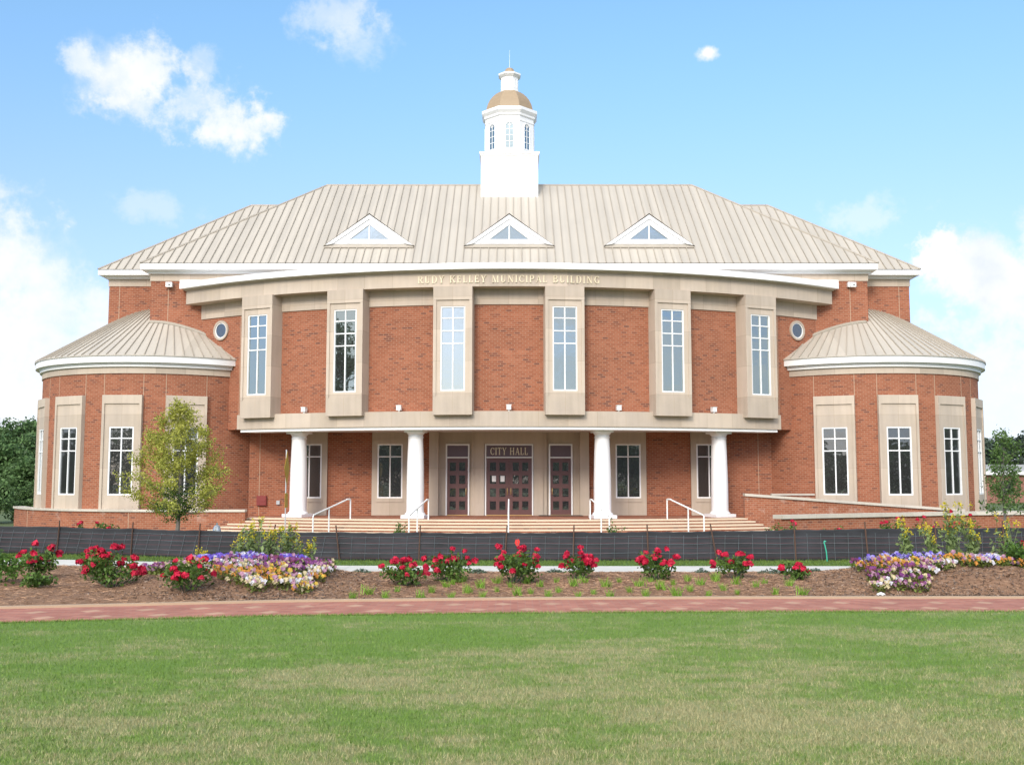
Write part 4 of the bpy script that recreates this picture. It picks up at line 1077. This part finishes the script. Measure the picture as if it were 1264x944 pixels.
# little grass tufts
def tuft_mesh(seed):
    rng = np.random.default_rng(seed); n = 46; b = rng.normal(size=(n, 3)) * [.025, .025, 0]; a = rng.uniform(0, 2 * pi, n); l = rng.uniform(.05, .125, n); s = rng.uniform(.1, .8, n)
    return np_mesh('grass_tuft', strips(rng, b, b + np.stack([np.cos(a) * s * l, np.sin(a) * s * l, l], 1), .0045), 4, L_TUFT)
TM = [tuft_mesh(300 + k) for k in range(6)]; random.seed(9)
TUFTS = [(-2.11, 14.78), (-1.94, 15.2), (-1.66, 14.68), (-1.55, 15.41), (-1.17, 14.78), (-1.04, 15.3), (-0.87, 15.98), (-0.74, 14.88), (-0.79, 16.34), (-0.67, 16.6), (-0.52, 15.3), (-0.35, 15.86), (-0.3, 14.98), (-0.12, 16.47), (-0.1, 15.41), (0.1, 15.98), (0.21, 15.2), (0.35, 16.6), (0.39, 15.3), (0.55, 15.98), (0.64, 14.98), (0.82, 16.72), (0.8, 15.41), (1.05, 15.98), (1.06, 15.0), (1.26, 16.6), (1.3, 15.3), (1.54, 15.98), (1.52, 15.05), (1.8, 16.6), (1.83, 15.41), (2.05, 16.1), (2.03, 15.05), (2.31, 16.72), (2.33, 15.64), (2.59, 16.22), (2.48, 15.1), (2.92, 16.86), (2.73, 15.52), (3.01, 16.22), (2.93, 15.2), (3.36, 16.86), (3.24, 15.64), (3.58, 16.34), (3.37, 15.3), (3.77, 15.86), (4.05, 16.47), (3.92, 15.3), (4.33, 16.1), (4.32, 15.3)]
for k, (x, y) in enumerate(TUFTS):
    y = max(y, path_far(x) + .2); o = link('grass_tuft', TM[k % 6], None, (x, y, mulch_z(x, y) - .005), random.uniform(0, 6)); s = random.uniform(.75, 1.4); o.scale = (s, s, s)
    tag(o, 'small bright green grass tuft sprouting from the brown mulch in front of the roses', 'grass tuft', 'grass tufts in the mulch')

# pansies
def pansy_mesh(seed, cols, tall=.15):
    rng = np.random.default_rng(seed); n = 90
    a = rng.uniform(0, 2 * pi, n); r = .13 * np.sqrt(rng.random(n)); P = np.stack([r * np.cos(a), r * np.sin(a), rng.uniform(.01, tall * .8, n)], 1)
    parts = [(leaves(rng, P, .05, .5, .3), L_PANSY)]
    for k in range(20):
        a = rng.uniform(0, 2 * pi); r = .155 * math.sqrt(rng.random()); c = np.array([r * cos(a), r * sin(a), tall * rng.uniform(.7, 1.15) - r * .25])
        N = np.array([rng.normal() * .4, -.75 + rng.normal() * .3, .7]); N /= np.linalg.norm(N)
        T = np.cross(N, [0, 0, 1.]); T /= np.linalg.norm(T); B = np.cross(N, T); R_ = .029 * rng.uniform(.8, 1.2)
        Q = []
        for j in range(5):
            t0 = 2 * pi * j / 5 + pi / 2; e = T * cos(t0) + B * sin(t0); f = -T * sin(t0) + B * cos(t0)
            Q.append([c, c + (e * .6 + f * .5) * R_ + N * .004 * j, c + e * R_ * 1.05 + N * (.004 * j + rng.normal() * .006), c + (e * .6 - f * .5) * R_ + N * .004 * j])
        m = cols[rng.integers(len(cols))]; parts.append((np.array(Q), m))
    return merge_np('pansy_plant', parts)
PK = {'wine': ([P_WINE, P_PURP, P_CRM, P_PNK], 'wine and cream pansy plant'), 'lav': ([P_LAV, P_LAV, P_WHT, P_VIO], 'lavender and white pansy plant'), 'vio': ([P_VIO, P_LAV, P_VIO], 'deep violet blue pansy plant'),
      'purp': ([P_PURP, P_PURP, P_WINE, P_PNK], 'purple pansy plant'), 'yel': ([P_YPA, P_CRM, P_PNK, P_ORG], 'yellow and cream pansy plant'), 'crm': ([P_CRM, P_CRM, P_PNK, P_WHT], 'pale cream and pink pansy plant'),
      'org': ([P_ORG, P_YPA, P_ORG, P_PNK], 'orange pansy plant')}
PM = {k: [pansy_mesh(400 + 10 * i + j, v[0]) for j in range(3)] for i, (k, v) in enumerate(PK.items())}
def inside(p, poly):
    c = False; j = len(poly) - 1
    for i in range(len(poly)):
        if (poly[i][1] > p[1]) != (poly[j][1] > p[1]) and p[0] < (poly[j][0] - poly[i][0]) * (p[1] - poly[i][1]) / (poly[j][1] - poly[i][1]) + poly[i][0]: c = not c
        j = i
    return c
LB = [(-6.0, 17.4), (-5.3, 16.5), (-4.5, 16.0), (-4.0, 15.4), (-3.75, 15.15), (-2.75, 15.15), (-2.6, 15.7), (-2.85, 17.4), (-3.5, 17.6), (-4.4, 17.9), (-5.3, 18.1)]
RB = [(5.8, 17.2), (5.4, 16.0), (5.4, 15.5), (5.55, 15.25), (5.95, 15.2), (6.4, 15.75), (6.8, 16.15), (7.3, 16.35), (8.1, 16.6), (9.3, 16.8), (9.3, 17.6), (7.5, 17.6), (6.4, 17.6), (5.8, 17.6)]
def left_kind(x, y, r):
    if x < -4.9: return r.choice(['wine', 'wine', 'crm'])
    if x > -2.95 and y > 16.8: return r.choice(['yel', 'crm', 'wine'])
    if y > 16.75 and x < -3.9: return r.choice(['lav', 'lav', 'vio'])
    if y > 16.6: return r.choice(['vio', 'purp', 'purp'])
    if y > 15.95: return r.choice(['purp', 'crm', 'wine', 'crm', 'yel'])
    return r.choice(['yel', 'yel', 'crm', 'crm', 'org'])
def right_kind(x, y, r):
    if x < 6.4 and y > 16.9: return r.choice(['purp', 'wine']) if x < 5.9 else r.choice(['vio', 'lav', 'lav'])
    if x >= 6.4 and x < 7.1 and y > 16.9: return 'lav'
    if y > 16.9: return r.choice(['lav', 'lav', 'crm', 'wine'])
    if x > 6.6: return r.choice(['org', 'crm', 'lav'])
    if y > 16.2: return r.choice(['org', 'wine', 'purp', 'yel'])
    return r.choice(['crm', 'purp', 'wine', 'wine', 'yel', 'crm'])
rs = random.Random(12)
for poly, kf, side in ((LB, left_kind, 'left'), (RB, right_kind, 'right')):
    y = min(p[1] for p in poly); row = 0
    while y < 18.2:
        x = min(p[0] for p in poly) + (.13 if row % 2 else 0)
        while x < max(p[0] for p in poly):
            X, Y = x + rs.uniform(-.06, .06), y + rs.uniform(-.06, .06)
            if inside((X, Y), poly):
                k = kf(X, Y, rs); o = link('pansy_plant', rs.choice(PM[k]), None, (X, Y, mulch_z(X, Y) - .005), rs.uniform(-.6, .6)); s = rs.uniform(.9, 1.25); o.scale = (s, s, s)
                tag(o, PK[k][1] + ' in the flower bed at the %s of the path' % side, 'pansy', 'pansies in the %s flower bed' % side)
            x += .28
        y += .25; row += 1

# tall yellow mustard flowers
def mustard(x, y, h, n, seed, label, group):
    rng = np.random.default_rng(seed); o = empty('mustard_plant', (x, y, mulch_z(x, y) - .01), label, 'flowering plant', group)
    m = n * 2; b = rng.normal(size=(m, 3)) * [.05, .05, 0]; L = h * rng.uniform(.55, 1.05, m); a = rng.uniform(0, 2 * pi, m); s = rng.uniform(.05, .35, m)
    mid = b + np.stack([np.cos(a) * s * L * .3, np.sin(a) * s * L * .3, L * .5], 1); tip = b + np.stack([np.cos(a) * s * L, np.sin(a) * s * L, L], 1)
    fo = [(strips(rng, b, mid, .007), L_MUST), (strips(rng, mid - (mid - b) * .04, tip, .005), L_MUST)]
    k = 42 * n; t = rng.random(k) ** 1.9; i = rng.integers(m, size=k); P = b[i] + (tip[i] - b[i]) * t[:, None] + rng.normal(size=(k, 3)) * (.05 * (1.15 - t))[:, None]; P[:, 2] = np.abs(P[:, 2])
    fo.append((leaves(rng, P, .10, .38, .2), L_MUST))
    link('stems', merge_np('stems', fo), o)
    for j in range(m):
        c = 15; d = rng.normal(size=(c, 3)) * [.018, .018, .03]; q = merge_np('flower_head', [(leaves(rng, d, .028, .8), P_YEL)])
        link('flower_head', q, o, tuple(tip[j]))
MG = 'yellow flowering plants in the flower beds'
for k, (x, y, h, n, lab) in enumerate([(-4.47, 17.84, .62, 7, 'yellow flowering plant left of the tallest one in the left bed'), (-4.21, 17.69, .82, 9, 'tallest yellow flowering plant in the left bed'), (-3.91, 17.54, .58, 6, 'lower yellow flowering plant in the middle of the left bed'),
        (-3.60, 17.54, .78, 9, 'yellow flowering plant below the thin sign post'), (-3.3, 17.6, .55, 6, 'rightmost yellow flowering plant of the left bed, above the yellow pansies'), (-5.15, 18.0, .36, 4, 'short yellow flowering plant behind the violet pansies of the left bed'),
        (6.55, 17.24, .72, 6, 'sparse yellow flowering plant at the left of the right bed clump'), (6.95, 17.2, .62, 8, 'yellow flowering plant just left of the tallest one in the right bed'), (7.25, 17.06, .98, 11, 'tallest yellow flowering plant in the right bed, in front of red roses'),
        (7.6, 17.2, .72, 8, 'yellow flowering plant just right of the tallest one in the right bed'), (8.12, 17.24, .95, 3, 'thin yellow flowering plant in front of the sapling trunk at right'), (8.35, 17.3, .85, 2, 'thin yellow flowering plant beside the orange marker flag')]):
    mustard(x, y, h * (.88 if x < 0 else .95), n, 500 + k, lab, MG)

# ------------------------------------------------------------------ trees
def tree(name, x, y, z, h, crown, leaf, bark, seed, label, group=None, trunk_r=.05, first=.3, nb=26, leaf_size=.09, per=60, spread=.14, rise=.9, skirt=None):
    """crown(t) -> half width at height fraction t (0 at crown base, 1 at top)"""
    rng = np.random.default_rng(seed); o = empty(name, (x, y, z), label, 'tree', group)
    tk = MB(); bend = rng.normal(size=2) * .03 * h
    tp = lambda t: Vector((bend[0] * sin(t * 3), bend[1] * sin(t * 2.4), h * t * .97))
    tk.tube([tp(t) for t in lin(-.03, 1, 10)], [trunk_r * (1.25 - t * 1.15) for t in lin(0, 1, 10)], 8)
    P = []
    for k in range(nb):
        t = first + (1 - first) * ((k + .5) / nb) ** .85; a = k * 2.4 + rng.uniform(-.4, .4); c = (t - first) / (1 - first)
        L = crown(min(1, c + rng.uniform(-.03, .1))) * rng.uniform(.72, 1.12); p0 = tp(max(first * .9, t - .14 * rise))
        e = Vector((cos(a) * L, sin(a) * L, h * t + L * rng.uniform(-.1, .35) * rise)); m = p0.lerp(e, .5) + Vector((0, 0, -.06 * L))
        r = trunk_r * .42 * (1.15 - t)
        tk.tube([p0, m, e], [r, r * .65, r * .2], 5)
        ends = [(m, e, L)]
        for q in range(4):
            f = rng.uniform(.3, .95); s = m.lerp(e, f * .9) if f > .3 else m; d = Vector(rng.normal(size=3)) ; d.z = abs(d.z) * .5 + .15; d.normalize(); e2 = s + d * L * rng.uniform(.25, .5)
            tk.tube([s, e2], [r * .4, r * .12], 4); ends.append((s, e2, L))
        for s, e2, L_ in ends:
            n = max(6, int(per * (.35 + .65 * rng.random()) * min(1.15, .35 + L_ / max(.4, crown(.2))))); f = rng.random(n) ** .7
            Q = np.array(s)[None] * (1 - f[:, None]) + np.array(e2)[None] * f[:, None] + rng.normal(size=(n, 3)) * spread; P.append(Q)
    n = per; f = rng.uniform(.8, 1.0, n); top = np.array([tuple(tp(v)) for v in f]) + rng.normal(size=(n, 3)) * spread; P.append(top)
    link('trunk', tk.mesh('trunk', bark, smooth=60), o)
    link('crown', np_mesh('crown', leaves(rng, np.concatenate(P), leaf_size, .5, .3), 4, leaf), o)
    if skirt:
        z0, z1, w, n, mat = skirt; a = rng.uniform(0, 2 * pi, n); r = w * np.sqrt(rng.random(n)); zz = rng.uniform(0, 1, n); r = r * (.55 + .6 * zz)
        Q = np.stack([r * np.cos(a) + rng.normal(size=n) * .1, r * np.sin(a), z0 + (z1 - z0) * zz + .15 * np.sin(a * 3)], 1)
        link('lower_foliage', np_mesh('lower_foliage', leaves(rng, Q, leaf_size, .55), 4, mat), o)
    return o
tree('young_tree', -9.75, 31, ground_z(0, 31), 4.35, lambda c: interp(c, [(0, 1.15), (.12, 1.45), (.3, 1.5), (.5, 1.25), (.7, .95), (.85, .6), (1, .3)]), L_YOUNG, BARK, 23, 'young yellow green leafy tree in front of the left tower', None, .062, .27, 50, .078, 95, .085, .55, (1.0, 1.85, .62, 1600, L_DARK))
tree('sapling', 13.3, 28, ground_z(0, 28), 3.45, lambda c: .62 * (1 - c * .6), L_SAP, BARK, 22, 'thin green sapling with a sparse top at the right edge', None, .035, .34, 26, .08, 34, .08, 1.1)

def wood_tree(x, y, z, h, w, seed, label, group, leaf, size, n=5200, trunk=True):
    rng = np.random.default_rng(seed); o = empty('woodland_tree', (x, y, z), label, 'tree', group)
    mb = MB().tube([(0, 0, -.5), (.1, 0, h * .4), (.0, .1, h * .85)], [h * .018, h * .014, h * .004], 7)
    P = []
    L = [(rng.uniform(-.5, .5) * w, rng.uniform(-.5, .5) * w, h * rng.uniform(.22, .93)) for _ in range(30)]
    for lx, ly, lz in L:
        k = 1 - .75 * max(0, lz / h - .45) / .55; lx *= k; ly *= k; r = w * rng.uniform(.13, .25); q = n // 30
        mb.tube([(0, 0, max(.3, lz - .12 * h)), (lx * .9, ly * .9, lz)], [h * .006, h * .002], 4)
        d = rng.normal(size=(q, 3)); d /= np.linalg.norm(d, axis=1)[:, None]; d[:, 2] *= .75
        P.append(np.array([lx, ly, lz]) + d * r * (rng.random((q, 1)) ** .45))
    link('trunk', mb.mesh('trunk', BARKD), o); link('crown', np_mesh('crown', leaves(rng, np.concatenate(P), size, .6, .3), 4, leaf), o); return o
LG = 'woodland trees beyond the left tower'
for k, (x, y, h, w, lab) in enumerate([(-39.4, 84, 7.0, 5.6, 'tallest dark green tree directly left of the left tower'), (-43.6, 88, 6.7, 5.5, 'dark green tree at the left picture edge beyond the wall'), (-41.2, 92, 5.6, 6, 'tree filling the gap between the tallest tree and the edge tree'),
        (-35.4, 74, 4.6, 4.5, 'low dark green bush at the foot of the woodland beside the planter wall'), (-37.3, 80, 5.6, 5, 'lower bushy green tree right behind the left tower edge'), (-54, 92, 9.5, 8, 'dark green tree of the woodland beyond the left picture edge'), (-37.6, 75, 4.4, 4.5, 'low dark green bush at the left picture edge under the woodland trees'), (-32.8, 72, 3.4, 4, 'low dark green bush of the woodland behind the brick pier'),
        (-25.3, 50, 2.4, 2.6, 'dark bush close behind the left end of the planter wall'), (-23.6, 53, 2.2, 2.4, 'rounded dark bush between the brick pier and the planter wall end')]):
    wood_tree(x, y, -.6, h, w, 600 + k, lab, LG, L_WOOD, .25 if y > 60 else .12, 10000)
RG = 'distant trees beyond the right tower'
for k, (x, y, h, w, lab) in enumerate([(68, 150, 7.0, 11, 'distant bluish green tree just right of the right tower'), (75.5, 150, 9.0, 11, 'distant bluish green tree behind the sapling'), (83, 155, 8.0, 12, 'distant bluish green tree at the right picture edge'), (62, 150, 5.5, 10, 'distant low bluish tree half hidden by the right tower'), (93, 160, 8, 12, 'distant bluish tree beyond the right picture edge')]):
    wood_tree(x, y, -.6, h, w, 640 + k, lab, RG, L_FAR, .6, 5200)
for k, (x, y, h, w, lab) in enumerate([(-37, 7, 15, 9, 'tall dark tree beside the lawn at left, mirrored in the second tall window'), (-14, -42, 9, 11, 'broad dark tree behind the photographer at left'), (-2, -46, 8, 11, 'broad dark tree straight behind the photographer'), (11, -43, 9, 11, 'broad dark tree behind the photographer at right'),
        (-28, -36, 10, 11, 'broad dark tree behind the photographer at far left'), (26, -38, 10, 11, 'broad dark tree behind the photographer at far right')]):
    wood_tree(x, y, -.1, h, w, 660 + k, lab, 'trees across the lawn mirrored in the glass', L_WOOD, .5, 5200)

rng = np.random.default_rng(77); N = 26000
a = rng.uniform(-1.9, 1.9, N); r = 62 + rng.normal(size=N) * 2.5; hh = 6.2 + 1.3 * np.sin(a * 17) + .9 * np.sin(a * 41 + 1)
P = np.stack([r * np.sin(a) * 1.35, 12 - r * np.cos(a), hh * rng.random(N) ** .8], 1)
tag(link('far_wood', np_mesh('far_wood', leaves(rng, P, 1.0, .7), 4, L_WOOD)), kind='stuff')

# far low building at the right
FB = (44, 92, -.5)
f = empty('brick_outbuilding', FB, 'distant low red brick building with a grey roof behind the sapling', 'building')
link('wall', MB().box(39, 66, 92, 102, -.5, 2.0).mesh('wall', FARBRICK, FB), f)
link('roof', MB().box(38.6, 66.4, 91.6, 102.4, 2.0, 2.3, 1).box(39.2, 65.8, 92.2, 101.8, 2.3, 2.9).mesh('roof', [FARROOF, WHITE], FB), f)
for x in (43.5, 47.5, 51.5): link('window', MB().box(x - .55, x + .55, 91.95, 92.0, .3, 1.5).mesh('window', GLASS_LOW, FB), f)

# ------------------------------------------------------------------ grass and straw
def blades(name, N, xr, yf, hgt, wid, mat, zf, seed, dens=None, kind='stuff'):
    rng = np.random.default_rng(seed)
    x, y = yf(rng, N); n = len(x); z = zf(x, y)
    l = hgt * rng.uniform(.5, 1.25, n); a = rng.uniform(0, 2 * pi, n); s = rng.uniform(.15, .95, n); w = wid * rng.uniform(.7, 1.3, n); t = rng.uniform(0, 2 * pi, n)
    B = np.stack([x, y, z], 1); W_ = np.stack([np.cos(t) * w, np.sin(t) * w, 0 * w], 1); T = B + np.stack([np.cos(a) * s * l, np.sin(a) * s * l, l * np.sqrt(np.maximum(.1, 1 - s * s * .8))], 1)
    return tag(link(name, np_mesh(name, np.stack([B - W_, B + W_, T], 1), 3, mat)), kind=kind)
PNA = np.array(PN)
def lawn_pts(rng, N):
    u = rng.random(N); y = 4.6 * (14.2 / 4.6) ** (u ** .92); x = (rng.random(N) * 2 - 1) * (.56 * y + 1.2)
    k = y < np.interp(x, PNA[:, 0], PNA[:, 1]) + .015; return x[k], y[k]
blades('lawn_grass', 420000, None, lawn_pts, .034, .0030, BLADE, lambda x, y: 0 * x - .003, 7)
SWA = np.array(SWN)
def verge_pts(rng, N):
    x = rng.uniform(-14, 14, N); y = np.interp(x, SWA[:, 0], SWA[:, 1]) + 1.36 + rng.random(N) * 1.6; return x, y
blades('verge_grass', 45000, None, verge_pts, .06, .006, VBLADE, lambda x, y: 0 * x, 8)
def edge_pts(rng, N):
    x = rng.uniform(-9, 9, N); return x, np.interp(x, PNA[:, 0], PNA[:, 1]) + rng.normal(size=N) * .02
blades('edge_grass', 9000, None, edge_pts, .04, .004, BLADE, lambda x, y: 0 * x, 11)
rng = np.random.default_rng(31); N = 52000; x = rng.uniform(-10, 10.5, N); u = rng.random(N)
y0 = np.interp(x, PNA[:, 0], PNA[:, 1]) + 1.56; y1 = np.interp(x, SWA[:, 0], SWA[:, 1]) - .02; y = y0 + (y1 - y0) * u
z = np.array([mulch_z(a, b) for a, b in zip(x, y)]) + rng.random(N) * .014
a = rng.uniform(0, 2 * pi, N); L = rng.uniform(.05, .13, N); d = np.stack([np.cos(a) * L, np.sin(a) * L, rng.normal(size=N) * .012], 1); B = np.stack([x, y, z], 1)
tag(link('pine_straw', np_mesh('pine_straw', strips(rng, B, B + d, .0032), 4, STRAW)), kind='stuff')
N = 9000; x = np.concatenate([rng.normal(-3.6, .9, N // 2), rng.normal(6.6, 1.1, N // 2)]); y = rng.uniform(14.6, 17.8, N); y = np.maximum(y, np.interp(x, PNA[:, 0], PNA[:, 1]) + 1.6)
z = np.array([mulch_z(a, b) for a, b in zip(x, y)]) + .012
tag(link('bark_chips', np_mesh('bark_chips', leaves(rng, np.stack([x, y, z], 1), .055, .35, 1.5), 4, CHIP)), kind='stuff')
